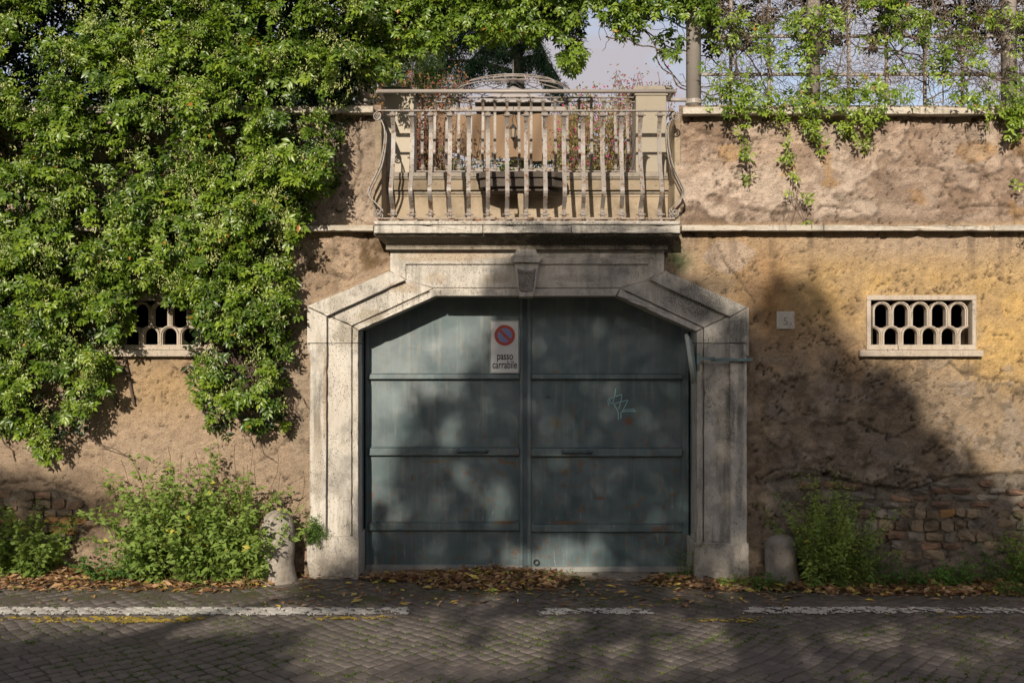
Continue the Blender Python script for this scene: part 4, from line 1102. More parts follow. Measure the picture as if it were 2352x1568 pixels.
for a0 in (45, 225):
    aa = [math.radians(a0 - 90 + 11 + k * (158 / 20.0)) for k in range(21)]
    # blue halves either side of the diagonal bar
    MB().prism([(c0.x + ri * math.cos(t), c0.z + ri * math.sin(t)) for t in aa], YS - .0034, YS - .0012).build('blue_half', 'sign_blue', sg)
def text(body, px, py, hgt_px, y, mat, par, sx=1.0, name='lettering', off=0.0, wpx=None):
    cu = bpy.data.curves.new(name, 'FONT'); cu.body = body; cu.align_x = 'CENTER'; cu.align_y = 'BOTTOM_BASELINE'
    cu.size = 1.0; cu.extrude = 0.0; cu.offset = off; cu.fill_mode = 'FRONT'
    tmp = bpy.data.objects.new('tmp', cu); COL.objects.link(tmp)
    bpy.context.view_layer.update()
    me = bpy.data.meshes.new_from_object(tmp.evaluated_get(bpy.context.evaluated_depsgraph_get()))
    bpy.data.objects.remove(tmp)
    xs_ = [v.co.x for v in me.vertices]; k = hgt_px * (CAMD + y) / F / 0.5
    kx = (wpx * (CAMD + y) / F) / (max(xs_) - min(xs_)) if wpx else k * sx
    p = P(px, py, y)
    for v in me.vertices: v.co = (p.x + v.co.x * kx, y, p.z + v.co.y * k)
    return link(name, me, mat, par)
text('passo', 1160, 825.5, 12.2, YS - .0016, 'black', sg, wpx=36.5, off=.012)
text('carrabile', 1159.3, 845.3, 12.2, YS - .0016, 'black', sg, wpx=56.5, off=.012)

# ---- mirror on its bracket
mir = thing('traffic_mirror', P(1725, 823, -.1), 'round green-backed traffic mirror seen edge-on, fixed to the stone jamb', 'mirror')
mc = P(1587, 823, -.16); tilt = math.atan2(17, 113)
def mlathe(prof, n=40):
    mb = MB(); mb.lathe(prof, (0, 0, 0), n, 'x')
    rot = Matrix.Rotation(tilt * -1.0, 4, 'Y') @ Matrix.Rotation(math.radians(-9), 4, 'Z')
    mb.v = [tuple(mc + (rot @ Vector(p))) for p in mb.v]
    return mb
mlathe([(.05, .030), (.15, .026), (.190, .012), (.198, .004)]).build('mirror_back', 'mirror_back', mir, 0, 1, True)
mlathe([(.198, .006), (.206, .002), (.206, -.022), (.198, -.026), (.190, -.022)]).build('mirror_rim', 'mirror_rim', mir, 0, 1, True)
mlathe([(.192, -.020), (.16, -.026), (.08, -.033), (.01, -.035)]).build('mirror_glass', 'mirror_glass', mir, 0, 1, True)
arm = MB()
p = lambda px, py, y: P(px, py, y)
arm.box(p(1599, 0, -.16).x, p(1606, 0, -.16).x, -.19, -.13, p(0, 836, -.16).z, p(0, 812, -.16).z)
arm.box(p(1604, 0, -.15).x, p(1642, 0, -.15).x, -.168, -.150, p(0, 826.5, -.16).z, p(0, 820, -.16).z)
arm.box(p(1634, 0, -.15).x, p(1727, 0, -.15).x, -.149, -.130, p(0, 829.5, -.14).z, p(0, 822.5, -.14).z)
arm.box(p(1722, 0, -.15).x, p(1729, 0, -.15).x, -.145, 0.02, p(0, 830, -.14).z, p(0, 822, -.14).z)
arm.tube([p(1640, 822, -.17), p(1640, 822, -.12)], .012, 8)
arm.tube([p(1690, 826, -.155), p(1690, 826, -.09)], .009, 8)
arm.build('bracket', 'mirror_back', mir, .002)

# ---- house number
pl = thing('house_number', P(1804, 756, -.02), 'small square marble plaque carved with number 5A beside the gate', 'plaque')
MB().pbox(1784, 715, 1825, 755.5, -.016, .03).build('plate', 'plaque', pl, .004, 2)
text('5', 1804.5, 746, 12.4, -.0175, 'carved', pl, sx=1.0, name='numeral')
text('A', 1817, 748.5, 6.0, -.0175, 'carved', pl, sx=.9, name='numeral')

# ---- pierced vents
def arch_ring(ro, ri, hs, n=12):
    o = [(-ro, 0), (-ro, hs)] + [(-ro * math.cos(math.pi * k / n), hs + ro * math.sin(math.pi * k / n)) for k in range(1, n)] + [(ro, hs), (ro, 0)]
    i = [(-ri, 0), (-ri, hs)] + [(-ri * math.cos(math.pi * k / n), hs + ri * math.sin(math.pi * k / n)) for k in range(1, n)] + [(ri, hs), (ri, 0)]
    return o, i
def arch_mesh(hs, clip=None):
    o, i = arch_ring(.0795, .0595, hs); _, m_ = arch_ring(.0795, .069, hs)
    if clip:
        f = lambda L: [(min(max(x, clip[0]), clip[1]), z) for x, z in L]
        o, i, m_ = f(o), f(i), f(m_)
    n = len(o); mb = MB()
    vs = [(x, 0.000, z) for x, z in o] + [(x, 0.000, z) for x, z in m_] + [(x, .012, z) for x, z in m_] + [(x, .012, z) for x, z in i] + [(x, .07, z) for x, z in i] + [(x, .07, z) for x, z in o]
    fs = []
    for L in range(5):
        for k in range(n - 1): fs.append((L * n + k, L * n + k + 1, (L + 1) * n + k + 1, (L + 1) * n + k))
    for k in range(n - 1): fs.append((5 * n + k, 5 * n + k + 1, k + 1, k))
    mb.add(vs, fs)
    me = mb.mesh('arch_block'); me.materials.append(MT['vent']); return me
def with_spandrel(me_hs, clip=None):
    me = arch_mesh(me_hs, clip); mb = MB(); r = .0793; zt_ = me_hs + r - .020
    for sg in (-1, 1):
        if clip and ((clip[0] == 0 and sg < 0) or (clip[1] == 0 and sg > 0)): continue
        a1 = math.asin((zt_ - me_hs) / r)
        poly = [(sg * r * math.cos(t), me_hs + r * math.sin(t)) for t in np.linspace(0, a1, 7)] + [(sg * .0805, zt_), (sg * .0805, me_hs)]
        mb.prism(poly, .02, .065)
    bm = bmesh.new(); bm.from_mesh(me); t = mb.mesh('spandrel'); bm.from_mesh(t); bm.to_mesh(me); bm.free()
    return me
AU, AL = arch_mesh(.128), with_spandrel(.085)
AHL, AHR = with_spandrel(.085, (0, 1)), with_spandrel(.085, (-1, 0))
def vent(cxp, lab):
    v = thing('vent_window', P(cxp, 818, 0), lab, 'vent window', 'pierced vents in the wall')
    k = F / CAMD; c = P(cxp, 0, -.02).x
    yf = -.022
    fr = MB()
    xo0, xo1, xi0, xi1 = P(cxp - 126, 0, yf).x, P(cxp + 126, 0, yf).x, P(cxp - 116.5, 0, yf).x, P(cxp + 116.5, 0, yf).x
    zo1, zi1, zi0, zo0 = P(0, 677.7, yf).z, P(0, 689, yf).z, P(0, 791.4, yf).z, P(0, 803.5, yf).z
    fr.box(xo0, xo1, yf, .2, zi1, zo1); fr.box(xo0, xo1, yf, .2, zo0, zi0)
    fr.box(xo0, xi0, yf + .0006, .2, zi0 + .0003, zi1 - .0003); fr.box(xi1, xo1, yf + .0006, .2, zi0 + .0003, zi1 - .0003)
    fr.build('frame', 'vent', v, .004, 2)
    MB().pbox(cxp - 142, 804, cxp + 142, 818.5, -.062, .10, -.06).build('sill', 'vent', v, .005, 2)
    w = .1615
    for q in range(-2, 3): link('arch_block', AU, None, v, (c + q * w, .012, zi0 + .157))
    for q in range(4): link('arch_block', AL, None, v, (c + (q - 1.5) * w, .009, zi0 - .002))
    link('arch_block', AHL, None, v, (c - 2.5 * w, .009, zi0 - .002)); link('arch_block', AHR, None, v, (c + 2.5 * w, .009, zi0 - .002))
    return v
vent(2117.5, 'pierced stone vent with two rows of little arches in ochre wall')
vent(364, 'pierced stone vent with little arches half covered by jasmine')

# ---- stone bollards
def bollard(px, py, hpx, wpx, y, lab, lean=0.0, flare=1.25):
    b0 = P(px, py, y); b0.z = float(gz(b0.x, y)) - .01
    k = (CAMD + y) / F; h = hpx * k; r = wpx * k / 2
    t = thing('stone_bollard', b0, lab, 'bollard', 'stone guard bollards beside the gate')
    prof = [(r * flare, -.02), (r * flare * .98, .02), (r * (1 + (flare - 1) * .35), h * .12), (r * 1.02, h * .28), (r * .98, h * .6), (r * .93, h * .8)]
    prof += [(r * .93 * math.cos(a_), h * .8 + h * .2 * math.sin(a_)) for a_ in np.linspace(.25, 1.45, 7)]
    mb = MB(); mb.lathe(prof, (0, 0, 0), 28)
    mb.v = [(x + lean * z + .008 * math.sin(z * 17 + x * 9), y_ + .15 * z * 0 + .006 * math.sin(x * 21 + z * 13), z) for x, y_, z in mb.v]
    mb.v = [(b0.x + x, b0.y + y_, b0.z + z) for x, y_, z in mb.v]
    mb.build('stone', 'bollard', t, 0, 1, True)
bollard(632, 1345, 165, 84, -.20, 'stone bollard half hidden by the leafy bush left of the gate', .03, 1.16)
bollard(1794, 1328, 118, 74, -.11, 'rounded stone bollard right of the gate beside dark weeds', .0, 1.08)

# ================================================================== PLANTS
def to_px(x, y, z):
    d = CAMD + y; return 1176 + x * F / d, 784 - (z - CAMH) * F / d
def W3(px, py, y):
    d = CAMD + y; return np.stack([(px - 1176) * d / F, y, CAMH - (py - 784) * d / F], -1)

# ---- big star jasmine on the left of the wall
jas = thing('jasmine_climber', (-3.0, -.05, 0), 'huge dense flowering jasmine covering the left part of the wall', 'climbing plant')
rs = np.random.RandomState(41)
G = 4.0
gxp, gyp = np.meshgrid(np.arange(-260, 960, G), np.arange(-260, 1140, G))
wxp = gxp + 46 * (fbm(gxp / 60, gyp / 60, 4, 401, .6) - .5); wyp = gyp + 46 * (fbm(gxp / 60 + 50, gyp / 60, 4, 411, .6) - .5)
hedge = pip(wxp, wyp, [(-400, -400), (1000, -400), (870, 60), (850, 120), (868, 190), (800, 255), (782, 320), (760, 430), (700, 490), (676, 560), (668, 640), (662, 720), (650, 800), (660, 900), (648, 985), (590, 985), (545, 975), (505, 1020), (470, 975), (446, 900), (440, 820), (432, 770), (442, 730), (420, 690),
    (360, 690), (330, 640), (300, 655), (300, 700), (285, 750), (275, 800), (232, 815), (248, 870), (218, 920), (190, 1000), (150, 1035), (95, 1035), (60, 1000), (10, 970), (-30, 960), (-400, 960)])
hole = pip(wxp, wyp, [(500, 790), (560, 780), (610, 830), (600, 890), (540, 900), (505, 850)])
hedge_f = blur(hedge.astype(float), 7, 3)
hol_n = fbm(gxp / 75, gyp / 75, 4, 421, .55)
lump = fbm(gxp / 62, gyp / 52, 3, 431, .5)
thick = .08 + .32 * sstep(.35, 1.0, hedge_f) + .34 * (lump - .5) + .16 * (fbm(gxp / 24, gyp / 20, 2, 433) - .5) + .10 * sstep(.4, .9, hedge_f) * (1 - sstep(300, 900, gyp))
thick = np.maximum(thick, .03)
dens = hedge * (0.10 + 0.90 * sstep(.37, .48, hol_n)) * (.30 + .70 * sstep(.36, .52, fbm(gxp / 30, gyp / 24, 3, 437))) * np.where(hole, .05, 1.0)
# hollows where one looks into the dark inside
for (a, b, rx, ry) in ((20, 320, 55, 45), (400, 300, 40, 20), (720, 230, 40, 35), (560, 250, 50, 20), (330, 200, 40, 30), (60, 470, 40, 25), (610, 60, 40, 40), (170, 650, 30, 60), (800, 60, 60, 40)):
    dens = dens * (1 - .85 * np.exp(-(((gxp - a) / rx) ** 2 + ((gyp - b) / ry) ** 2) ** 2))
def sample(prob, n, rs):
    p = prob.ravel() / prob.sum(); k = rs.choice(p.size, n, p=p)
    return gxp.ravel()[k] + rs.uniform(-G / 2, G / 2, n), gyp.ravel()[k] + rs.uniform(-G / 2, G / 2, n), k
def jas_orient(n, rs, face=(0, -.75, .45), spread=.9):
    d = np.array([0, -.45, -.35]) + spread * (rs.rand(n, 3) * 2 - 1) * np.array([1.0, .7, .9])
    nn = np.array(face) + .55 * (rs.rand(n, 3) * 2 - 1)
    return nrm(d), nrm(nn)
NC = 4500
cpx, cpy, ck = sample(dens, NC, rs)
cdep = rs.rand(NC) ** 1.5
per = rs.randint(2, 7, NC)
ci = np.repeat(np.arange(NC), per); N = len(ci)
px = cpx[ci] + 10 * rs.randn(N); py = cpy[ci] + 9 * rs.randn(N)
y = -thick.ravel()[ck][ci] * (1 - .72 * cdep[ci]) + .03 * rs.randn(N)
y = np.minimum(y, -.015)
pos = W3(px, py, y)
cd, cn = jas_orient(NC, rs)
d, nn = jas_orient(N, rs)
d = nrm(d + .9 * cd[ci]); nn = nrm(nn + .7 * cn[ci])
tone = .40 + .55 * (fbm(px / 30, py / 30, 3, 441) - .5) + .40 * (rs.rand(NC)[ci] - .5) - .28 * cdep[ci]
csz = (.65 + .75 * rs.rand(NC))[ci]
leaf_object('foliage', sprigs(pos, d, nn, 3, .053 * csz * (.85 + .3 * rs.rand(N)), .46, .027, rs, tone), 'jas', jas)
# inner, older leaves behind; their dark green also paints the shade between shoots
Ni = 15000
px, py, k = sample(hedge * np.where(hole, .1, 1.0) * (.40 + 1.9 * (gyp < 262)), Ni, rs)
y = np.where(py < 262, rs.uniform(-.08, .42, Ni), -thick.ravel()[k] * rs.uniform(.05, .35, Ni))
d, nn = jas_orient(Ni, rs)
leaf_object('inner_foliage', sprigs(W3(px, py, y), d, nn, 2, .064, .48, .03, rs, np.full(Ni, .35)), 'jas_inner_shade', jas)
def bud_pack(pos, rs, per=6, L=.024, W=.0075, spread=.024):
    n = len(pos) * per
    p = np.repeat(pos, per, 0) + spread * rs.randn(n, 3) * np.array([1, .6, .8])
    d = np.array([0, -.35, -.75]) + .8 * (rs.rand(n, 3) * 2 - 1)
    return leaf_arrays(p, d, nrm(rs.randn(n, 3)), L * (.7 + .6 * rs.rand(n)), W * (.8 + .6 * rs.rand(n)), rs.rand(n), 0, .1)
Nb = 9000
px, py, k = sample(dens * (.3 + .7 * sstep(.42, .58, fbm(gxp / 40 + 9, gyp / 40, 3, 451))), Nb, rs)
y = -thick.ravel()[k] * (1.02 - .3 * rs.rand(Nb)) - .01
leaf_object('flower_buds', [bud_pack(W3(px, py, y), rs, 7)], 'bud', jas)
def wander(p0, n, step, dirn, rs, wob=.6, pull=.35, ybounds=None):
    pts = [np.array(p0, float)]; d = np.array(dirn, float); base = nrm(np.array(dirn, float))
    for _ in range(n):
        d = nrm(d + wob * rs.randn(3) * np.array([1, .45, 1]) + pull * base)
        q = pts[-1] + d * step
        if ybounds: q[1] = min(max(q[1], ybounds[0]), ybounds[1])
        pts.append(q)
    return pts
st = MB()
for q in range(80):
    a, b, k = sample(hedge * np.where(hole, 6.0, 1.0), 1, rs)
    p0 = W3(a, b, np.array([-.03 - .08 * rs.rand()]))[0]
    st.tube(wander(p0, 14, .045, (rs.uniform(-.4, .4), -.05, -1), rs, .55, .3, (-.16, -.012)), .0035 + .002 * rs.rand(), 4, False)
for q in range(120):
    p0 = W3(np.array([rs.uniform(500, 612)]), np.array([rs.uniform(740, 840)]), np.array([-.06]))[0]
    st.tube(wander(p0, 12, .04, (rs.uniform(-.3, .3), 0, -1), rs, .5, .3, (-.12, -.012)), .0035, 4, False)
for px0, px1 in ((640, 600), (80, 40), (330, 250), (520, 540)):
    pts = [W3(np.array([px0 + (px1 - px0) * t + 14 * math.sin(t * 9)]), np.array([1250 - t * 1000.]), np.array([-.025]))[0] for t in np.linspace(.32 if px0 != 80 else .25, 1, 14)]
    st.tube(pts, [.012 - .006 * t for t in np.linspace(0, 1, 14)], 6)
o = st.build('stems', 'twig', jas); o['kind'] = 'stuff'

# ---- jasmine hanging from the pergola above the balcony
can = thing('jasmine_canopy', P(1200, 40, .2), 'jasmine branches hanging from the pergola above the balcony, against the sky', 'climbing plant')
rs = np.random.RandomState(43)
low = np.array([(820, 170), (900, 178), (940, 128), (1000, 112), (1060, 106), (1120, 100), (1180, 86), (1240, 104), (1290, 148), (1318, 172), (1350, 120), (1400, 66), (1440, 84), (1480, 92), (1520, 128), (1550, 125), (1575, 75), (1620, 50)], float)
def lowb(x): return np.interp(x, low[:, 0], low[:, 1])
n = 5200
px = rs.uniform(815, 1640, n); r = rs.rand(n); top = -150.0
py = top + (lowb(px) - top) * r ** .8
thin = (px > 1380) & (py > 40) & (rs.rand(n) < .45)
gapn = fbm(px / 34, py / 34, 3, 461)
keep = ~thin & ((gapn > .40 + .10 * ((px > 1340) & (py > 45))) | (px < 1000) | (py < 10))
px, py, r = px[keep], py[keep], r[keep]; n = len(px)
y = rs.uniform(-.28, .62, n)
d = np.array([0, -.2, -.7]) + .8 * (rs.rand(n, 3) * 2 - 1); nn = np.array([0, -.6, .6]) + .6 * (rs.rand(n, 3) * 2 - 1)
leaf_object('foliage', sprigs(W3(px, py, y), nrm(d), nrm(nn), 3, .060, .46, .028, rs, .40 + .4 * (rs.rand(n) - .5)), 'jas', can)
m = rs.rand(n) < .16
leaf_object('flower_buds', [bud_pack(W3(px[m], py[m], y[m] - .02), rs, 6)], 'bud', can)
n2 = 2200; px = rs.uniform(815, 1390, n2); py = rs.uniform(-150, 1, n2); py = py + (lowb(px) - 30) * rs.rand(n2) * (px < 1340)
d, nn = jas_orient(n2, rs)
leaf_object('inner_foliage', sprigs(W3(px, py, rs.uniform(.2, .9, n2)), d, nn, 3, .064, .48, .03, rs, np.full(n2, .35)), 'jas_inner_shade', can)
st = MB()
for q in range(90):
    x = rs.uniform(850, 1600); p0 = W3(np.array([x]), np.array([rs.uniform(-60, lowb(x) - 40)]), np.array([rs.uniform(-.1, .5)]))[0]
    st.tube(wander(p0, 9, .04, (rs.uniform(-.8, .8), -.1, -.5), rs, .5, .3), .0026, 3, False)
o = st.build('stems', 'twig', can); o['kind'] = 'stuff'

# ---- trellis of posts and bars on the wall, right and left of the balcony
tr = thing('steel_trellis', P(1960, 243, .05), 'grey-brown steel trellis of round posts and square bars on the wall coping', 'trellis')
def post(px, y, rpx, pyb=243):
    k = (CAMD + y) / F; b0 = P(px, pyb, y)
    mb = MB(); mb.tube([(b0.x, y, b0.z - .02), (b0.x, y, b0.z + 2.2)], rpx * k, 20)
    mb.build('post', 'post', tr, 0, 1, True)
    MB().lathe([(rpx * k * 1.1, 0), (rpx * k * 1.1, .035), (rpx * k * 1.0, .04)], (b0.x, y, b0.z + .0), 20).build('post_collar', 'post', tr)
post(1593, .05, 17, 240); post(1868, .16, 15.5, 242); post(2317, .16, 17, 242); post(832, .12, 17, 244)
for px in (1679, 1767, 1950, 2037, 2125, 2212):
    p0 = P(px, 242, .2); MB().box(p0.x - .013, p0.x + .013, .195, .221, p0.z, p0.z + 2.0).build('upright_bar', 'post', tr, .002)
for px in (720, 600, 480, 360, 240, 120):
    p0 = P(px, 246, .3); MB().box(p0.x - .013, p0.x + .013, .295, .321, p0.z, p0.z + 2.0).build('upright_bar', 'post', tr, .002)
for py in (169, 81, -10):
    z = P(0, py, .2).z
    MB().box(P(1600, 0, .2).x, 5.2, .222, .246, z - .013, z + .013).build('cross_bar', 'post', tr, .002)
    MB().box(-5.2, P(838, 0, .3).x, .322, .346, z - .013, z + .013).build('cross_bar', 'post', tr, .002)
z = P(0, -28, .2).z
MB().box(-5.2, 5.2, .06, .14, z - .04, z + .04).build('top_beam', 'post', tr, .004)

# ---- sparse climber on the trellis at the right
tc = thing('trellis_climber', P(2000, 243, .1), 'straggly jasmine with bare twigs on the steel trellis above right wall', 'climbing plant')
rs = np.random.RandomState(47)
gxp, gyp = np.meshgrid(np.arange(1600, 2440, G), np.arange(-200, 330, G))
c_n = fbm(gxp / 60, gyp / 48, 4, 471, .55)
edge = 1 - sstep(225, 262, gyp + 26 * (fbm(gxp / 30, gyp * 0, 3, 475) - .5))
base_b = np.exp(-((gyp - 232) / 26.) ** 2)
prob = edge * (sstep(.47, .62, c_n) * (.35 + .75 * (gyp < 60)) + .55 * base_b * sstep(.38, .5, fbm(gxp / 50, gyp * 0 + 3, 3, 477))) * sstep(1612, 1640, gxp + 60 * (c_n - .5))
prob += .6 * np.exp(-(((gxp - 1960) / 60) ** 2 + ((gyp - 225) / 40) ** 2)) + .55 * np.exp(-(((gxp - 1690) / 40) ** 2 + ((gyp - 215) / 40) ** 2)) + 1.0 * np.exp(-(((gxp - 2335) / 30) ** 2 + ((gyp - 245) / 50) ** 2)) + .5 * np.exp(-(((gxp - 1850) / 40) ** 2 + ((gyp - 120) / 40) ** 2))
n = 1550
px, py, k = sample(prob, n, rs)
y = np.where(py > 238, rs.uniform(-.20, -.10, n), rs.uniform(-.20, .30, n))
d, nn = jas_orient(n, rs, (0, -.7, .5))
packs = sprigs(W3(px, py, y), d, nn, 3, .058, .45, .028, rs, .50 + .4 * (rs.rand(n) - .5))
buds = [bud_pack(W3(px, py, y - .02)[rs.rand(n) < .30], rs, 6)]
# dark leaf mass higher up and behind
n2 = 2600; qx = rs.uniform(1620, 2420, n2); qy = rs.uniform(-170, 120, n2) ; kk = fbm(qx / 50, qy / 50, 3, 481) > .43 + .09 * sstep(30, 110, qy); kk |= (qx > 2280) & (rs.rand(n2) < .7)
qx, qy = qx[kk], qy[kk]
d2, nn2 = jas_orient(len(qx), rs)
leaf_object('inner_foliage', sprigs(W3(qx, qy, rs.uniform(.35, .8, len(qx))), d2, nn2, 3, .062, .47, .03, rs, np.full(len(qx), .3)), 'jas_inner_shade', tc)
st = MB()
for q in range(1400):
    x = rs.uniform(1630, 2400); p0 = W3(np.array([x]), np.array([rs.uniform(-60, 235)]), np.array([rs.uniform(0, .3)]))[0]
    st.tube(wander(p0, 11, .036, (rs.uniform(-1, 1), 0, rs.uniform(-1, .4)), rs, .75, .25, (-.05, .34)), .0018 + .002 * rs.rand() ** 3, 3, False)
for q in range(16):
    x = rs.uniform(1650, 2380); p0 = W3(np.array([x]), np.array([rs.uniform(180, 240)]), np.array([rs.uniform(0, .25)]))[0]
    st.tube(wander(p0, 26, .055, (rs.uniform(-1, 1), 0, rs.uniform(.1, .8)), rs, .35, .3, (-.08, .34)), .006, 5, False)
# strands that hang down the wall face
for (x0, y0, x1, y1, dn) in ((1694, 250, 1712, 325, 6), (1712, 325, 1722, 425, 7), (1800, 262, 1812, 300, 4), (1805, 300, 1820, 420, 5), (1818, 400, 1845, 525, 1), (1850, 262, 1868, 335, 11), (1868, 262, 1880, 350, 7), (1935, 255, 1945, 310, 10), (1985, 255, 2000, 350, 8), (1790, 255, 1765, 300, 4),
                         (2320, 258, 2330, 320, 10), (2335, 255, 2340, 300, 8), (1955, 300, 1985, 345, 5), (2325, 395, 2335, 430, 3), (1840, 440, 1852, 480, 5), (1742, 390, 1730, 400, 2), (2346, 540, 2352, 565, 2)):
    mpts = 12
    path = [W3(np.array([x0 + (x1 - x0) * t + 6 * math.sin(t * 7 + x0)]), np.array([y0 + (y1 - y0) * t]), np.array([-.13 + .07 * t + .012 * math.sin(t * 9)]))[0] for t in np.linspace(0, 1, mpts)]
    st.tube(path, .003, 4, False)
    nl = int(dn * (y1 - y0) / 36)
    t = rs.rand(nl); sel = np.array([path[int(v * (mpts - 1))] for v in t]).reshape(-1, 3) + np.array([.022, .02, .02]) * rs.randn(nl, 3) + np.array([0, -.01, 0])
    if nl:
        dd, nv = jas_orient(nl, rs, (0, -.8, .4)); packs += sprigs(sel, dd, nv, 2, .055, .42, .028, rs, .6 + .3 * (rs.rand(nl) - .5))
        buds.append(bud_pack(sel[::2], rs, 4))
for q in range(14):
    p0 = W3(np.array([rs.uniform(1800, 1840)]), np.array([rs.uniform(420, 470)]), np.array([-.05]))[0]
    st.tube(wander(p0, 9, .026, (rs.uniform(-.5, .5), 0, -1), rs, .7, .3, (-.09, -.02)), .0016, 3, False)
leaf_object('foliage', packs, 'jas', tc)
leaf_object('flower_buds', buds, 'bud', tc)
o = st.build('stems', 'twig', tc); o['kind'] = 'stuff'

# ---- weeds and bushes at the foot of the wall
def bush(name, label, cat, bases, nst, height, leafL, leafW, matl, stemmat, spread, seed, per=40, lean=(0, -.1), droop=.25, prune=None, group=None, tone=.45, jit=1.0, dry=0):
    """bases: (px0, px1, y0, y1) strip the stems rise from; height(px)->m"""
    rs = np.random.RandomState(seed)
    x0 = (bases[0] - 1176) * (CAMD + bases[2]) / F; x1 = (bases[1] - 1176) * (CAMD + bases[2]) / F
    cx_ = (x0 + x1) / 2
    t = thing(name, (cx_, (bases[2] + bases[3]) / 2, float(gz(cx_, bases[2]))), label, cat, group)
    sm = MB(); P_, D_, N_, L_, R_ = [], [], [], [], []
    for q in range(nst):
        bx_ = rs.uniform(x0, x1); by_ = rs.uniform(bases[2], bases[3])
        f = (bx_ - x0) / max(1e-6, x1 - x0)
        h = height(f) * rs.uniform(.35, 1.12)
        dx = spread * (f - .5) * 2 + rs.uniform(-.3, .3) * spread + lean[0]; dy = lean[1] + rs.uniform(-.35, .25)
        p = np.array([bx_, by_, float(gz(bx_, by_)) - .01]); d = nrm(np.array([dx * .6, dy * .5, 1.0]))
        pts = [p.copy()]; ns = 10
        for s_ in range(ns):
            d = nrm(d + np.array([dx, dy, -droop * (s_ / ns)]) * .16 + .10 * rs.randn(3))
            p = p + d * h / ns; p[1] = min(p[1], -.03); pts.append(p.copy())
        sm.tube(pts, [.0032 * (1 - .07 * i) for i in range(len(pts))], 3, False)
        pts = np.array(pts); nl = int(per * (h / .5)) + 4
        tt = rs.beta(1.5, 1.0, nl) * (len(pts) - 1.001)
        i = tt.astype(int); fr_ = (tt - i)[:, None]
        pp = pts[i] * (1 - fr_) + pts[i + 1] * fr_
        ang = rs.uniform(0, 2 * math.pi, nl)
        out = np.stack([np.cos(ang), np.sin(ang), rs.uniform(-.35, .55, nl)], -1)
        P_.append(pp + out * .012 * jit); D_.append(out + .25 * rs.randn(nl, 3)); N_.append(np.array([0, -.45, .8]) + .5 * rs.randn(nl, 3))
        L_.append(leafL * (.4 + 1.1 * rs.rand(nl) ** 1.3) * (1.15 - .5 * tt / len(pts))); R_.append(np.clip(tone + .35 * (rs.rand(nl) - .5) + .25 * (tt / len(pts) - .5), 0, .96) + (rs.rand(nl) < .012) * 1.0)
    if dry:
        ds = MB()
        for q in range(dry):
            bx_ = rs.uniform(x0, x1); by_ = rs.uniform(bases[2], bases[3])
            ds.tube(wander((bx_, by_, float(gz(bx_, by_))), 12, height(.5) * rs.uniform(.6, 1.15) / 12, (rs.uniform(-.35, .35), -.12, 1), rs, .16, .3), .0025, 3, False)
        o = ds.build('dry_stalks', 'dead_stem', t); o['kind'] = 'stuff'
    P_, D_, N_, L_, R_ = map(np.concatenate, (P_, D_, N_, L_, R_))
    leaf_object('foliage', [leaf_arrays(P_, D_, N_, L_, L_ * leafW * rs.uniform(.7, 1.25, len(L_)), np.clip(R_, 0, 1), .25, .2)], matl, t)
    o = sm.build('stems', stemmat, t); o['kind'] = 'stuff'
    return t
bush('pellitory_bush', 'big bright green leafy bush at the wall foot left of the gate', 'bush', (300, 590, -.42, -.06), 175, lambda f: .96 * (0.74 + .36 * math.sin(math.pi * min(1, f * 1.0 + .05))), .062, .50, 'weed', 'weed_stem', .28, 61, 38, (0, -.10), .3, dry=26)
bush('pellitory_weed', 'low dark green weed tuft at the left foot of the big bush', 'weed', (215, 290, -.40, -.22), 26, lambda f: .30, .042, .5, 'weed_dark', 'weed_stem', .3, 62, 60)
bush('pellitory_bush', 'shaded green bush at the left edge by the bare brick patch', 'bush', (-60, 90, -.30, -.06), 80, lambda f: .72 - .15 * f, .050, .6, 'weed', 'weed_stem', .25, 63, 46)
bush('wall_weed', 'small leafy weed growing from the bare brick patch at left', 'weed', (70, 110, -.05, -.03), 5, lambda f: .62, .03, .6, 'weed', 'weed_stem', .15, 64, 26)
bush('wild_weed', 'tall dark green weed clump right of the gate beside the bollard', 'weed', (1862, 1985, -.34, -.06), 125, lambda f: .96 - .46 * abs(f - .3), .046, .34, 'weed', 'weed_stem', .13, 65, 50, (0, -.08), .15, tone=.62, dry=14)
bush('wild_weed', 'wispy green weeds under the rubble patch right of the tall clump', 'weed', (1985, 2100, -.26, -.08), 40, lambda f: .52 - .36 * f, .042, .36, 'weed_dark', 'weed_stem', .18, 66, 44)
bush('wild_weed', 'small weed tuft at the wall foot under exposed stones', 'weed', (2110, 2230, -.26, -.06), 44, lambda f: .18 + .16 * f, .04, .5, 'weed_dark', 'weed_stem', .25, 67, 60)
bush('wild_weed', 'two thin upright weeds on the wall near the right edge', 'weed', (2262, 2330, -.12, -.05), 14, lambda f: .40, .034, .42, 'weed_dark', 'weed_stem', .15, 68, 44)
bush('wild_weed', 'leafy weed hanging at the far right edge of the wall', 'weed', (2330, 2400, -.16, -.05), 24, lambda f: .58, .042, .5, 'weed', 'weed_stem', .15, 69, 44)
bush('grass_tuft', 'low grassy tuft in the leaf litter at the right edge', 'weed', (2310, 2390, -.50, -.36), 30, lambda f: .16, .05, .14, 'weed_dark', 'weed_stem', .4, 70, 50)
bush('grass_tuft', 'small green tuft in front of right jamb foot block', 'weed', (1668, 1712, -.30, -.22), 16, lambda f: .13, .035, .5, 'weed', 'weed_stem', .5, 71, 70)
bush('grass_tuft', 'low weeds in leaves at the foot of the right bollard', 'weed', (1735, 1800, -.38, -.24), 24, lambda f: .17, .035, .45, 'weed_dark', 'weed_stem', .4, 72, 60)
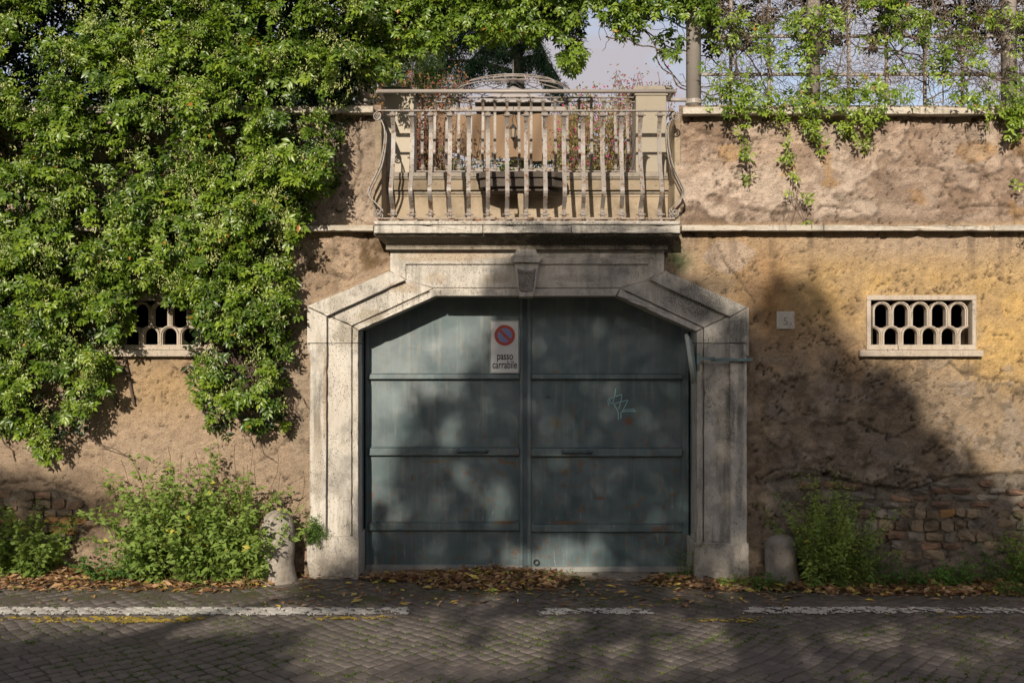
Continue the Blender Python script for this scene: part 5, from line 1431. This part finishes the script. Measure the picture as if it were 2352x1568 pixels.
bush('grass_tuft', 'green tuft poking from leaf pile under left gate leaf', 'weed', (1070, 1120, .10, .17), 12, lambda f: .06, .03, .6, 'weed', 'weed_stem', .8, 73, 70)
bush('grass_tuft', 'mossy tuft by the iron ring under right gate leaf', 'weed', (1255, 1315, .04, .16), 16, lambda f: .11, .035, .3, 'weed_dark', 'weed_stem', .8, 74, 60)
bush('grass_tuft', 'green tuft below the tall thin weed at right jamb', 'weed', (1545, 1592, .02, .14), 16, lambda f: .12, .04, .3, 'weed', 'weed_stem', .5, 75, 60)
bush('tall_weed', 'tall thin feathery weed standing before the right gate edge', 'weed', (1555, 1592, -.02, .1), 12, lambda f: .72, .045, .10, 'weed', 'weed_stem', .12, 76, 26, (-.03, -.02), .1)
# wisp rooted in the joint of the left jamb
def wisp():
    rs = np.random.RandomState(77); t = thing('jamb_weed', P(722, 1228, -.1), 'feathery green weed growing out of the left jamb joint', 'weed')
    sm = MB(); packs = []
    for q in range(44):
        p = np.array(P(rs.uniform(712, 728), rs.uniform(1205, 1232), -.105)); d = nrm(np.array([rs.uniform(-.8, .9), rs.uniform(-.7, -.1), rs.uniform(-.3, 1.0)])); pts = [p]
        h = rs.uniform(.08, .26) if d[2] > .55 else rs.uniform(.06, .16)
        for s_ in range(8):
            d = nrm(d + np.array([0, -.02, -.16 if d[2] < .6 else -.02]) + .12 * rs.randn(3)); p = p + d * h / 8; pts.append(p)
        sm.tube(pts, .0016, 3, False)
        pts = np.array(pts); m_ = 30; i = rs.randint(1, 9, m_)
        out = rs.randn(m_, 3) + np.array([0, -.3, -.2])
        packs.append(leaf_arrays(pts[i] + .006 * rs.randn(m_, 3), out, rs.randn(m_, 3), .020 + .015 * rs.rand(m_), .005 + .004 * rs.rand(m_), .3 + .6 * rs.rand(m_), .1))
    leaf_object('foliage', packs, 'weed_dark', t); o = sm.build('stems', 'weed_stem', t); o['kind'] = 'stuff'
wisp()

# ---- fallen leaves
rs = np.random.RandomState(81)
N = 24000
lx = rs.uniform(-4.9, 4.9, N); ly = rs.uniform(-1.05, .20, N)
lpx = 1176 + lx * F / CAMD
edge = np.interp(lpx, [0, 150, 230, 560, 640, 690, 800, 880, 960, 1050, 1150, 1260, 1330, 1420, 1470, 1560, 1680, 1800, 2000, 2352], [-.66, -.66, -.62, -.62, -.50, -.22, -.18, -.30, -.36, -.52, -.60, -.42, -.30, -.12, -.20, -.44, -.50, -.56, -.60, -.64])
core = sstep(0, .16, ly - edge + .10 * (fbm(lx * 5, ly * 5, 3, 491) - .5))
sparse = .028 * sstep(-1.05, -.3, ly) + .05 * (np.abs(lpx - 1200) < 560)
dn_ = core * np.interp(lpx, [0, 640, 690, 880, 920, 1270, 1340, 1440, 1500, 2400], [1, 1, .35, .5, 1, 1, .30, .25, 1, 1]) * np.where(ly > -.02, (np.abs(lpx - 1212) < 375) * np.interp(lpx, [830, 900, 1030, 1100, 1230, 1290, 1330, 1590], [.25, .25, .4, 1, 1, .35, .06, .12]), 1.0)
keep = rs.rand(N) < np.clip(dn_ + sparse * (ly < -.02), 0, 1)
lx, ly, core = lx[keep], ly[keep], (core * dn_)[keep]; n = len(lx)
mound = .042 * np.exp(-(((lx - (1150 - 1176) / 272.) / .45) ** 2 + ((ly + .05) / .28) ** 2)) + .035 * core * sstep(-.6, -.05, ly) * (ly < .02)
lz = gz(lx, ly) + .006 + mound * rs.rand(n) ** .6 + .022 * core * rs.rand(n)
ang = rs.uniform(0, 2 * math.pi, n); tl = .20 + .45 * core
d = np.stack([np.cos(ang), np.sin(ang), tl * (rs.rand(n) - .5)], -1)
nn = np.array([0, 0, 1.0]) + tl[:, None] * .9 * rs.randn(n, 3)
L = np.clip(.050 * np.exp(.42 * rs.randn(n)), .018, .11)
tone = np.clip(rs.beta(1.5, 1.6, n), 0, 1)
tone = np.where(rs.rand(n) < .10, rs.uniform(.84, .97, n), tone * .80)
tone = np.where(rs.rand(n) < .012, 1.0, tone)
lo = leaf_object('fallen_leaves', [leaf_arrays(np.stack([lx, ly, lz], -1), d, nn, L, L * rs.uniform(.32, .52, n), tone, -.06, .22)], 'litter')
setp(lo, 'drift of brown and yellow fallen leaves along the wall foot', 'leaf litter', None, 'stuff')
tw = MB()
for q in range(260):
    i_ = rs.randint(n); a_ = rs.uniform(0, 6.28); ln = rs.uniform(.04, .16); z_ = lz[i_] + .012
    tw.tube([(lx[i_], ly[i_], z_), (lx[i_] + ln * .5 * math.cos(a_) + .006, ly[i_] + ln * .5 * math.sin(a_), z_ + rs.uniform(0, .012)), (lx[i_] + ln * math.cos(a_), ly[i_] + ln * math.sin(a_), z_ + rs.uniform(-.004, .01))], .0016 + .001 * rs.rand(), 3, False)
o = tw.build('fallen_twigs', 'dead_stem'); setp(o, 'thin dry twigs mixed into the fallen leaves along the wall', 'twigs', None, 'stuff')
# loose single leaves on the cobbles
lm = []
for q in range(4):
    r2 = np.random.RandomState(900 + q)
    V, T, R = leaf_arrays(np.array([[-.03, 0, 0]]), np.array([[1., .0, .06]]), np.array([[.1, .1 * (q - 1.5), 1.]]), np.array([.066 + .006 * q]), np.array([.030]), np.array([r2.rand()]), -.05, .25)
    me = bpy.data.meshes.new('fallen_leaf'); me.from_pydata([tuple(v) for v in V], [], [tuple(int(i) for i in t) for t in T])
    a = me.attributes.new('rnd', 'FLOAT', 'FACE'); a.data.foreach_set('value', R.astype(np.float32)); me.materials.append(MT['yellow_leaf']); lm.append(me)
for (px, py) in ((928, 1391), (865, 1352), (1064, 1356), (1040, 1385), (862, 1338), (735, 1358), (640, 1396), (430, 1365), (1356, 1366), (1513, 1391), (1404, 1340), (1811, 1378), (2040, 1414), (2158, 1412), (1995, 1376), (800, 1340), (740, 1375), (985, 1350), (1180, 1386), (1700, 1372), (1460, 1372), (540, 1390)):
    gx_, gy_ = groundpt(px, py)
    o = link('fallen_leaf', random.choice(lm), None, None, (gx_, gy_, float(gz(gx_, gy_)) + .012), (random.uniform(-.2, .2), random.uniform(-.2, .2), random.uniform(0, 6.28)))
    setp(o, 'single bright yellow leaf lying loose on the cobbles', 'leaf', 'loose yellow leaves on the cobbles')
gx_, gy_ = groundpt(1189, 1384)
cb = MB(); cb.tube([(gx_, gy_ - .02, .018), (gx_ + .004, gy_ + .022, .022)], .005, 8)
setp(cb.build('cigarette_butt', 'butt', None, 0, 1, True), 'white cigarette butt on cobbles below the leaf pile', 'cigarette butt')
# moss and grass blades in the joints
n = 9000
ii = rs.randint(0, len(cob), n); sd = rs.randint(0, 2, n); al = rs.uniform(-.5, .5, n) * CS
cxy = np.array([(c[0], c[1]) for c in cob])[ii]
off = np.where(sd[:, None] == 0, np.stack([np.full(n, CS / 2), al], -1), np.stack([al, np.full(n, CS / 2)], -1))
mx = cxy[:, 0] + off[:, 0] * ca - off[:, 1] * sa; my = cxy[:, 1] + off[:, 0] * sa + off[:, 1] * ca
mk = fbm(mx * 1.6, my * 2.2, 4, 495, .6) + .10 * rs.rand(n) > .535 + .05 * sstep(-1.6, -1.0, my)
mx, my = mx[mk], my[mk]; n = len(mx); per = 9
bx = np.repeat(mx, per) + .012 * rs.randn(n * per); by = np.repeat(my, per) + .012 * rs.randn(n * per); n = len(bx)
d = np.stack([rs.randn(n) * .8, rs.randn(n) * .8, .5 + rs.rand(n)], -1)
o = leaf_object('joint_moss', [leaf_arrays(np.stack([bx, by, gz(bx, by) - .008], -1), d, rs.randn(n, 3), .010 + .014 * rs.rand(n), .004 + .004 * rs.rand(n), rs.rand(n), .1)], 'moss')
setp(o, 'green moss and grass growing in joints between the cobbles', 'moss', None, 'stuff')
# leaves blown onto the balcony slab
n = 130
lx = xc + rs.uniform(-1.2, 1.2, n); ly = rs.uniform(-.27, -.05, n); ang = rs.uniform(0, 6.28, n)
o = leaf_object('balcony_leaves', [leaf_arrays(np.stack([lx, ly, np.full(n, zf(507.2) + .006)], -1), np.stack([np.cos(ang), np.sin(ang), .3 * rs.rand(n)], -1), np.array([0, 0, 1.]) + .4 * rs.randn(n, 3), rs.uniform(.03, .06, n), rs.uniform(.015, .025, n), rs.uniform(.1, .8, n), -.05, .25)], 'litter')
setp(o, 'dry leaves caught under the railing on the balcony slab', 'leaf litter', None, 'stuff')

# ================================================================== GARDEN BEHIND
# ---- gazebo with wire dome and canvas
YZ = 11.0
def cz(x, y, d=YZ): q = C1(x, y); return P(q[0], q[1], d)
gaz = thing('garden_gazebo', (cz(1053, 900).x, YZ, 3.25), 'garden gazebo with wire dome, spike finial and beige canvas behind the balcony', 'gazebo')
ap = cz(1053, 372); zr = cz(0, 470).z; Rg = 1.16
for k in range(12):
    th = 2 * math.pi * k / 12 + .2
    MB().tube([(ap.x + Rg * math.sin(t) * math.cos(th), YZ + Rg * math.sin(t) * math.sin(th), zr + (ap.z - zr) * math.cos(t)) for t in np.linspace(0.02, 1.5, 10)], .011, 5).build('dome_rib', 'gazebo', gaz)
for t in (.5, .9, 1.25, 1.5):
    MB().tube([(ap.x + Rg * math.sin(t) * math.cos(a_), YZ + Rg * math.sin(t) * math.sin(a_), zr + (ap.z - zr) * math.cos(t)) for a_ in np.linspace(0, 2 * math.pi, 33)], .009, 4).build('dome_hoop', 'gazebo', gaz)
MB().lathe([(.05, -.05), (.06, .0), (.028, .05), (.018, .16), (.004, .40)], (ap.x, YZ, ap.z), 10).build('finial', 'white_canvas', gaz, 0, 1, True)
mb = MB(); top = cz(1053, 405, YZ); by0 = cz(0, 565).z; hw = .72
mb.add([top, (top.x - hw, YZ - hw, by0), (top.x + hw, YZ - hw, by0), (top.x + hw, YZ + hw, by0), (top.x - hw, YZ + hw, by0)], [(0, 1, 2), (0, 2, 3), (0, 3, 4), (0, 4, 1)])
mb.build('peaked_roof', 'white_canvas', gaz)
cxL, cxR = cz(550, 0).x, cz(1560, 0).x
nx_, nz_ = 60, 14; vv = []; ff = []
zT = cz(0, 592, YZ - .8).z
for r in range(nz_ + 1):
    for c in range(nx_ + 1):
        f = c / nx_; x = cxL + (cxR - cxL) * f
        bot = np.interp(f, [0, .12, .3, .5, .63, .75, .92, 1], [860, 845, 880, 875, 902, 885, 870, 700])
        zz = zT + (cz(0, bot, YZ - .8).z - zT) * r / nz_
        vv.append((x, YZ - .8 - .10 * math.sin(f * 11 + r * .12) * (.4 + r / nz_) - .05 * math.sin(f * 31 + r * .25) + .35 * max(0, f - .72) * r / nz_, zz))
for r in range(nz_):
    for c in range(nx_): ff.append((r * (nx_ + 1) + c, r * (nx_ + 1) + c + 1, (r + 1) * (nx_ + 1) + c + 1, (r + 1) * (nx_ + 1) + c))
MB().add(vv, ff).build('canvas_screen', 'canvas', gaz, 0, 1, True)
for x in (445, 545, 1560, 1690):
    p0 = cz(x, 553, YZ - .7); MB().box(p0.x - .03, p0.x + .03, YZ - .73, YZ - .67, 3.25, p0.z).build('leg', 'gazebo', gaz)
for y_, tk in ((553, .035), (905, .03), (948, .03)):
    p0, p1 = cz(400, y_, YZ - .66), cz(1860, y_, YZ - .66)
    MB().box(p0.x, p1.x, YZ - .66, YZ - .62, p0.z - tk, p0.z + tk).build('cross_rail', 'gazebo', gaz)
lan = thing('garden_lantern', cz(1053, 770, YZ - 1.1), 'black hanging lantern in front of the beige canvas behind the balcony', 'lantern')
lt = cz(1053, 655, YZ - 1.1); k = .00152 * 2.0 * 1.0
u = (cz(0, 650, YZ - 1.1).z - cz(0, 770, YZ - 1.1).z) / 120.0
MB().lathe([(3 * u, 0), (6 * u, -3 * u), (22 * u, -22 * u), (25 * u, -30 * u), (20 * u, -32 * u)], lt, 6).build('cap', 'lantern', lan)
for q in range(6):
    th = 2 * math.pi * q / 6
    MB().tube([(lt.x + 22 * u * math.cos(th), lt.y + 22 * u * math.sin(th), lt.z - 32 * u), (lt.x + 14 * u * math.cos(th), lt.y + 14 * u * math.sin(th), lt.z - 88 * u)], 2.2 * u, 4).build('glazing_bar', 'lantern', lan)
MB().lathe([(19 * u, -33 * u), (12.5 * u, -87 * u)], lt, 6).build('glass', 'lantern_glass', lan)
MB().lathe([(16 * u, -86 * u), (17 * u, -92 * u), (8 * u, -98 * u), (5 * u, -106 * u), (2 * u, -114 * u)], lt, 8).build('base', 'lantern', lan)
MB().tube([(lt.x, lt.y, lt.z - 2 * u), (lt.x - 6 * u, lt.y, lt.z + 30 * u), (lt.x + 4 * u, lt.y, lt.z + 62 * u), (lt.x + 1 * u, lt.y + .2, cz(0, 553, YZ - .66).z)], 2.0 * u, 5).build('chain', 'lantern', lan)

# ---- shrubs and trees of the garden
def twiggy(name, label, cat, y, poly, nst, matl, matf, nleaf, nflow, seed, base_py=960, leafL=.06, fl=.045):
    """loose shrub filling a rough outline given in balcony-sheet units at depth y"""
    rs = np.random.RandomState(seed)
    q = [C1(a_, b_) for a_, b_ in poly]; qa = np.array(q); lo_, hi_ = qa.min(0), qa.max(0)
    b0 = P((lo_[0] + hi_[0]) / 2, 0, y); t = thing(name, (b0.x, y, 3.25), label, cat)
    sm = MB(); tips = []
    while len(tips) < nst:
        a_ = rs.uniform(lo_, hi_)
        if not pip(np.array([a_[0]]), np.array([a_[1]]), q)[0]: continue
        e = W3(np.array([a_[0]]), np.array([a_[1]]), np.array([y + rs.uniform(-.5, .5)]))[0]
        s0 = np.array([b0.x + .3 * rs.randn() + .5 * (e[0] - b0.x), y + .2 * rs.randn(), 3.3])
        pts = [s0 * (1 - v) + e * v + np.array([0, 0, .35 * math.sin(v * 3.0) * rs.rand()]) + .05 * rs.randn(3) * (0 < v < 1) for v in np.linspace(0, 1, 8)]
        sm.tube(pts, [.016 * (1 - .75 * v) for v in np.linspace(0, 1, 8)], 4, False); tips.append(np.array(pts))
    T_ = np.array(tips)
    def scat(n, L, W, r):
        i = rs.randint(0, len(T_), n); v = rs.beta(2.2, 1, n) * 6.99; a_ = v.astype(int); f = (v - a_)[:, None]
        p = T_[i, a_] * (1 - f) + T_[i, a_ + 1] * f + .09 * rs.randn(n, 3)
        return leaf_arrays(p, rs.randn(n, 3) + np.array([0, -.3, -.2]), np.array([0, -.6, .6]) + .7 * rs.randn(n, 3), L * (.6 + .8 * rs.rand(n)), L * W * (.8 + .4 * rs.rand(n)), rs.rand(n), .15)
    if nleaf: leaf_object('foliage', [scat(nleaf, leafL, .6, 0)], matl, t)
    if nflow:
        o = leaf_object('blossom', [scat(nflow, fl, .8, 0)], matf, t)
    o = sm.build('branches', 'twig', t); o['kind'] = 'stuff'
twiggy('bougainvillea', 'magenta flowering bougainvillea behind the right half of the railing', 'shrub', 8.0, [(1350, 960), (1330, 640), (1400, 500), (1500, 415), (1600, 400), (1700, 440), (1860, 420), (1860, 960)], 120, 'bough', 'bract', 6500, 1500, 91)
twiggy('bougainvillea', 'wiry bougainvillea shoots rising above the right pier', 'shrub', 6.5, [(1690, 420), (1715, 285), (1740, 280), (1770, 350), (1860, 330), (1950, 310), (2050, 310), (2060, 380), (2110, 400), (2100, 450), (1700, 470)], 26, 'redleaf', 'bract', 800, 220, 92, 960, .045, .04)
twiggy('bougainvillea', 'russet-leaved shrub behind the left pier and railing', 'shrub', 8.5, [(120, 960), (120, 420), (250, 330), (380, 210), (420, 200), (440, 330), (540, 320), (700, 300), (760, 320), (640, 420), (560, 560), (560, 960)], 120, 'redleaf', 'bract', 5200, 180, 93)
twiggy('garden_shrub', 'light green shrub showing under the canvas behind the railing', 'shrub', 10.6, [(380, 1000), (400, 860), (600, 850), (800, 890), (1000, 880), (1300, 890), (1600, 860), (1900, 1000)], 110, 'garden', 'bract', 11000, 60, 94, 960, .07)
twiggy('garden_tree', 'sunlit light green tree behind the left end of the balcony', 'tree', 16.0, [(-300, 700), (-320, 100), (200, -60), (420, 60), (560, 90), (600, 240), (760, 330), (700, 480), (300, 560)], 150, 'garden', 'bract', 15000, 0, 95, 960, .11)

def conifer(label, base, H, seed, tx):
    rs = np.random.RandomState(seed); t = thing('weeping_cedar', base, label, 'tree')
    MB().tube([(base[0], base[1], base[2]), (base[0] + .15, base[1], base[2] + H * .5), (base[0], base[1], base[2] + H)], [.28, .2, .05], 10).build('trunk', 'bark', t, 0, 1, True)
    limbs = MB(); packs = []
    for (side, z0, reach, drop, depth) in tx:
        a0 = rs.uniform(-.5, .5); pts = []
        for v in np.linspace(0, 1, 12):
            pts.append(np.array([base[0] + side * reach * v ** .9, base[1] + depth * v, base[2] + z0 + .5 * math.sin(v * 2.2) - drop * v ** 2.2]))
        limbs.tube(pts, [.07 * (1 - .8 * v) for v in np.linspace(0, 1, 12)], 5, False)
        for q in range(1, 12):
            for _ in range(14):
                o_ = pts[q] + np.array([rs.uniform(-.12, .12), rs.uniform(-.3, .3), 0]); ln = rs.uniform(.25, .75) * (.6 + .7 * q / 12)
                m_ = 34; v = rs.rand(m_)
                p = o_ + np.stack([.05 * rs.randn(m_), .05 * rs.randn(m_), -ln * v], -1)
                packs.append(leaf_arrays(p, np.array([0, 0, -.8]) + .7 * rs.randn(m_, 3), rs.randn(m_, 3), .06 + .06 * rs.rand(m_), np.full(m_, .020), np.clip(.3 + .5 * rs.rand(m_) - .2 * v, 0, 1), .1))
    o = limbs.build('limbs', 'bark', t); o['kind'] = 'stuff'
    leaf_object('crown', packs, 'conifer', t)
yc_ = 18.0; b_ = P(1180, 0, yc_)
conifer('dark weeping conifer with drooping boughs behind the gazebo', (b_.x, yc_, 3.25), 9.0, 97,
        [(1, 6.0, 1.35, 1.1, .2), (1, 6.6, 1.0, 1.5, -.3), (-1, 6.2, 1.3, .8, .1), (-1, 6.6, 2.0, 1.0, .2), (-1, 6.8, 2.6, 1.3, -.2), (-1, 7.4, 3.0, 1.6, .3), (-1, 5.8, 2.7, .6, .1), (-1, 7.2, 2.3, 2.0, -.4), (.1, 5.6, .6, .9, .0), (.2, 6.6, .8, 1.6, .3), (1, 7.4, 1.6, 1.0, .3), (-1, 7.9, 2.0, 1.2, .4), (1, 8.0, 1.2, 1.0, -.4)])
twiggy('garden_tree', 'bushy dark tree above the left wall behind the jasmine', 'tree', 6.0, [(-1700, 500), (-1750, -300), (-300, -300), (-100, 200), (-100, 560)], 120, 'conifer', 'bract', 14000, 0, 98, 960, .12)

# ================================================================== STREET TREES BEHIND THE VIEWER, whose shade falls on the scene
SX, SZ = .20, .47
def on_wall(px, py):                         # where the light ray through a picture point meets the plane of the wall
    px = np.asarray(px, float); py = np.asarray(py, float)
    x = (px - 1176) / 272.0; z = CAMH - (py - 784) / 272.0
    gd = F * CAMH / np.maximum(py - 784, 1); gy = gd - CAMD; gx = (px - 1176) * gd / F
    r = py > 1320
    return np.where(r, gx - SX * gy, x), np.where(r, SZ * gy, z)
def poly_w(pts): 
    a_ = np.array(pts, float); x, z = on_wall(a_[:, 0], a_[:, 1]); return list(zip(x, z))
shade = [poly_w([(1238, 572), (1330, 568), (1530, 566), (1552, 610), (1600, 690), (1660, 735), (1718, 735), (1752, 668), (1800, 640), (1860, 645), (1905, 690), (1935, 760), (1955, 830), (1990, 850), (2050, 850), (2092, 900), (2112, 980), (2170, 1005), (2220, 1065), (2290, 1095), (2340, 1150), (2360, 1240), (2420, 1330),
                 (2700, 1400), (2700, 1900), (860, 1900), (900, 1540), (1000, 1500), (1060, 1450), (1010, 1412), (900, 1400), (740, 1395), (700, 1345), (760, 1322), (838, 1310), (842, 1070), (880, 1030), (925, 1000), (950, 955), (915, 915), (950, 880), (1040, 850), (1095, 800), (1115, 720), (1130, 660), (1165, 610)]),
         poly_w([(-200, 1474), (300, 1468), (420, 1474), (520, 1463), (690, 1462), (620, 1500), (680, 1560), (900, 1700), (900, 2300), (-200, 2300)]),
         poly_w([(-200, 1060), (60, 1080), (150, 1110), (255, 1135), (285, 1185), (245, 1215), (160, 1235), (90, 1300), (-200, 1310)])]
lit = [(1300, 1270, 70, 42), (1165, 1272, 26, 12), (858, 1085, 12, 40), (893, 1150, 16, 40), (1050, 1075, 16, 18), (1130, 1125, 22, 26), (1090, 1382, 70, 12), (1640, 1352, 90, 14), (1690, 1290, 22, 30), (1210, 1462, 64, 18), (1640, 1440, 60, 10), (1960, 1468, 110, 14), (2090, 1448, 60, 10), (1010, 965, 24, 26),
       (1420, 1492, 60, 10), (1130, 1530, 90, 16), (1480, 1545, 70, 10), (1760, 1560, 80, 12), (1820, 1510, 50, 10), (1560, 1475, 40, 8), (960, 1560, 60, 12), (1290, 1420, 50, 7), (2250, 1530, 60, 10), (1680, 1470, 70, 9), (1160, 1425, 60, 8), (1060, 1500, 90, 14), (1240, 1510, 50, 10), (1600, 1510, 70, 12), (1900, 1540, 80, 10), (2140, 1500, 60, 10), (1500, 1425, 60, 8), (1380, 1540, 40, 8), (820, 1545, 50, 14), (1010, 1450, 60, 12), (2280, 1465, 60, 8), (1350, 1235, 24, 14), (1345, 1560, 30, 10)]
litw = []
for (a_, b__, rx, ry) in lit:
    x, z = on_wall(np.array([a_, a_ + rx, a_, a_]), np.array([b__, b__, b__ - ry, b__ + ry])); litw.append((x[0], z[0], abs(x[1] - x[0]) * 1.3 + .03, max(.06, abs(z[3] - z[2]) * .65 + .03)))
def shaded(x, z, rs):
    w_ = rs.rand(len(x)) ** 2; jx, jz = x + .16 * w_ * rs.randn(len(x)), z + .13 * w_ * rs.randn(len(x))
    m = np.zeros(len(x), bool)
    for k, pl_ in enumerate(shade):
        q = pip(jx, jz, pl_)
        if k == 2: q &= rs.rand(len(x)) < .45
        m |= q
    for (a_, b__, rx, rz) in litw:
        m &= ~((((jx - a_) / rx) ** 2 + ((jz - b__) / rz) ** 2) < 1.0)
    return m
def street_tree(label, base, tmin, tmax, box, n, seed, limbs):
    rs = np.random.RandomState(seed); t = thing('street_tree', base, label, 'tree', 'trees across the street')
    x = rs.uniform(box[0], box[1], n); z = rs.uniform(box[2], box[3], n)
    m = shaded(x, z, rs); x, z = x[m], z[m]; n = len(x)
    tt = rs.uniform(tmin, tmax, n)
    p = np.stack([x - SX * tt, -tt, z + SZ * tt], -1)
    k = p[:, 2] > 1.5
    p = p[k]; n = len(p)
    leaf_object('crown', [leaf_arrays(p, rs.randn(n, 3), np.array([.2, -1, .47]) * -1 + .8 * rs.randn(n, 3), .075 + .05 * rs.rand(n), .055 + .03 * rs.rand(n), rs.rand(n), .1)], 'shade_leaf', t)
    top = p.mean(0); tb = MB()
    tb.tube([(base[0], base[1], -.1), (base[0] + .1, base[1], 2.0), (base[0] * .6 + top[0] * .4, base[1] * .6 + top[1] * .4, 4.2), tuple(top)], [.30, .24, .18, .06], 10)
    tb.build('trunk', 'bark', t, 0, 1, True)
    lb = MB()
    for q in range(limbs):
        e = p[rs.randint(n)]; s0 = np.array([base[0] * .6 + top[0] * .4, base[1] * .6 + top[1] * .4, 4.2])
        lb.tube([s0, (s0 + e) / 2 + np.array([0, 0, .3]), e], [.06, .04, .01], 5, False)
    if limbs: o = lb.build('limbs', 'bark', t); o['kind'] = 'stuff'
street_tree('spreading leafy tree across the street that shades gate and road', (0.6, -13.2, 0), 11.2, 17.0, (-1.6, 5.6, -2.2, 2.75), 54000, 131, 10)
street_tree('smaller leafy tree across the street that shades the road corner', (-5.4, -12.2, 0), 10.8, 13.0, (-5.4, -.9, -2.4, .9), 30000, 132, 6)

# unseen mass of trees added across the road to block low sky light
rs = np.random.RandomState(141)
n = 9000
x = rs.uniform(-60, 60, n); y = rs.uniform(-47, -40, n); z = rs.rand(n) * (13.5 + 2.5 * fbm(x / 5, x * 0, 3, 145))
o = leaf_object('sky_block_trees', [leaf_arrays(np.stack([x, y, z], -1), rs.randn(n, 3), rs.randn(n, 3) + np.array([0, 1.5, .5]), 1.0 + .8 * rs.rand(n), .7 + .5 * rs.rand(n), rs.rand(n), .1)], 'shade_leaf')
setp(o, 'unseen row of trees added far behind the viewer to block low sky light', 'trees', None, 'stuff')

# tall umbrella pines, unseen, added to cut the overhead sky light
def sky_block_pine(label, base, c, r, z0, z1, n, seed):
    rs = np.random.RandomState(seed); t = thing('sky_block_pine', base, label, 'tree', 'unseen pines added to dim the sky light')
    a_ = rs.uniform(0, 6.283, n); q = np.sqrt(rs.rand(n)); z = z0 + (z1 - z0) * rs.rand(n) * (1.05 - q ** 2)
    p = np.stack([c[0] + r[0] * q * np.cos(a_), c[1] + r[1] * q * np.sin(a_), z], -1)
    leaf_object('crown', [leaf_arrays(p, rs.randn(n, 3), rs.randn(n, 3) + np.array([0, 0, 1.2]), .35 + .25 * rs.rand(n), .22 + .12 * rs.rand(n), rs.rand(n), .1)], 'shade_leaf', t)
    MB().tube([base, (base[0] + .3, base[1] + .2, 6), (c[0], c[1], z0 + 1)], [.45, .35, .2], 12).build('trunk', 'bark', t, 0, 1, True)
    lb = MB()
    for k in range(14):
        e = p[rs.randint(n)]; lb.tube([(c[0], c[1], z0 - 1.5), ((c[0] + e[0]) / 2, (c[1] + e[1]) / 2, z0 - .2), tuple(e)], [.14, .09, .02], 6, False)
    o = lb.build('limbs', 'bark', t); o['kind'] = 'stuff'
sky_block_pine('unseen umbrella pine added behind the viewer to dim sky light at left', (-8.5, -15.5, 0), (-9.0, -9.5), (9.5, 8.0), 20.0, 24, 7000, 151)
sky_block_pine('unseen umbrella pine added behind the viewer to dim sky light at right', (8.5, -15.5, 0), (9.0, -9.5), (9.5, 8.0), 20.0, 24, 7000, 152)
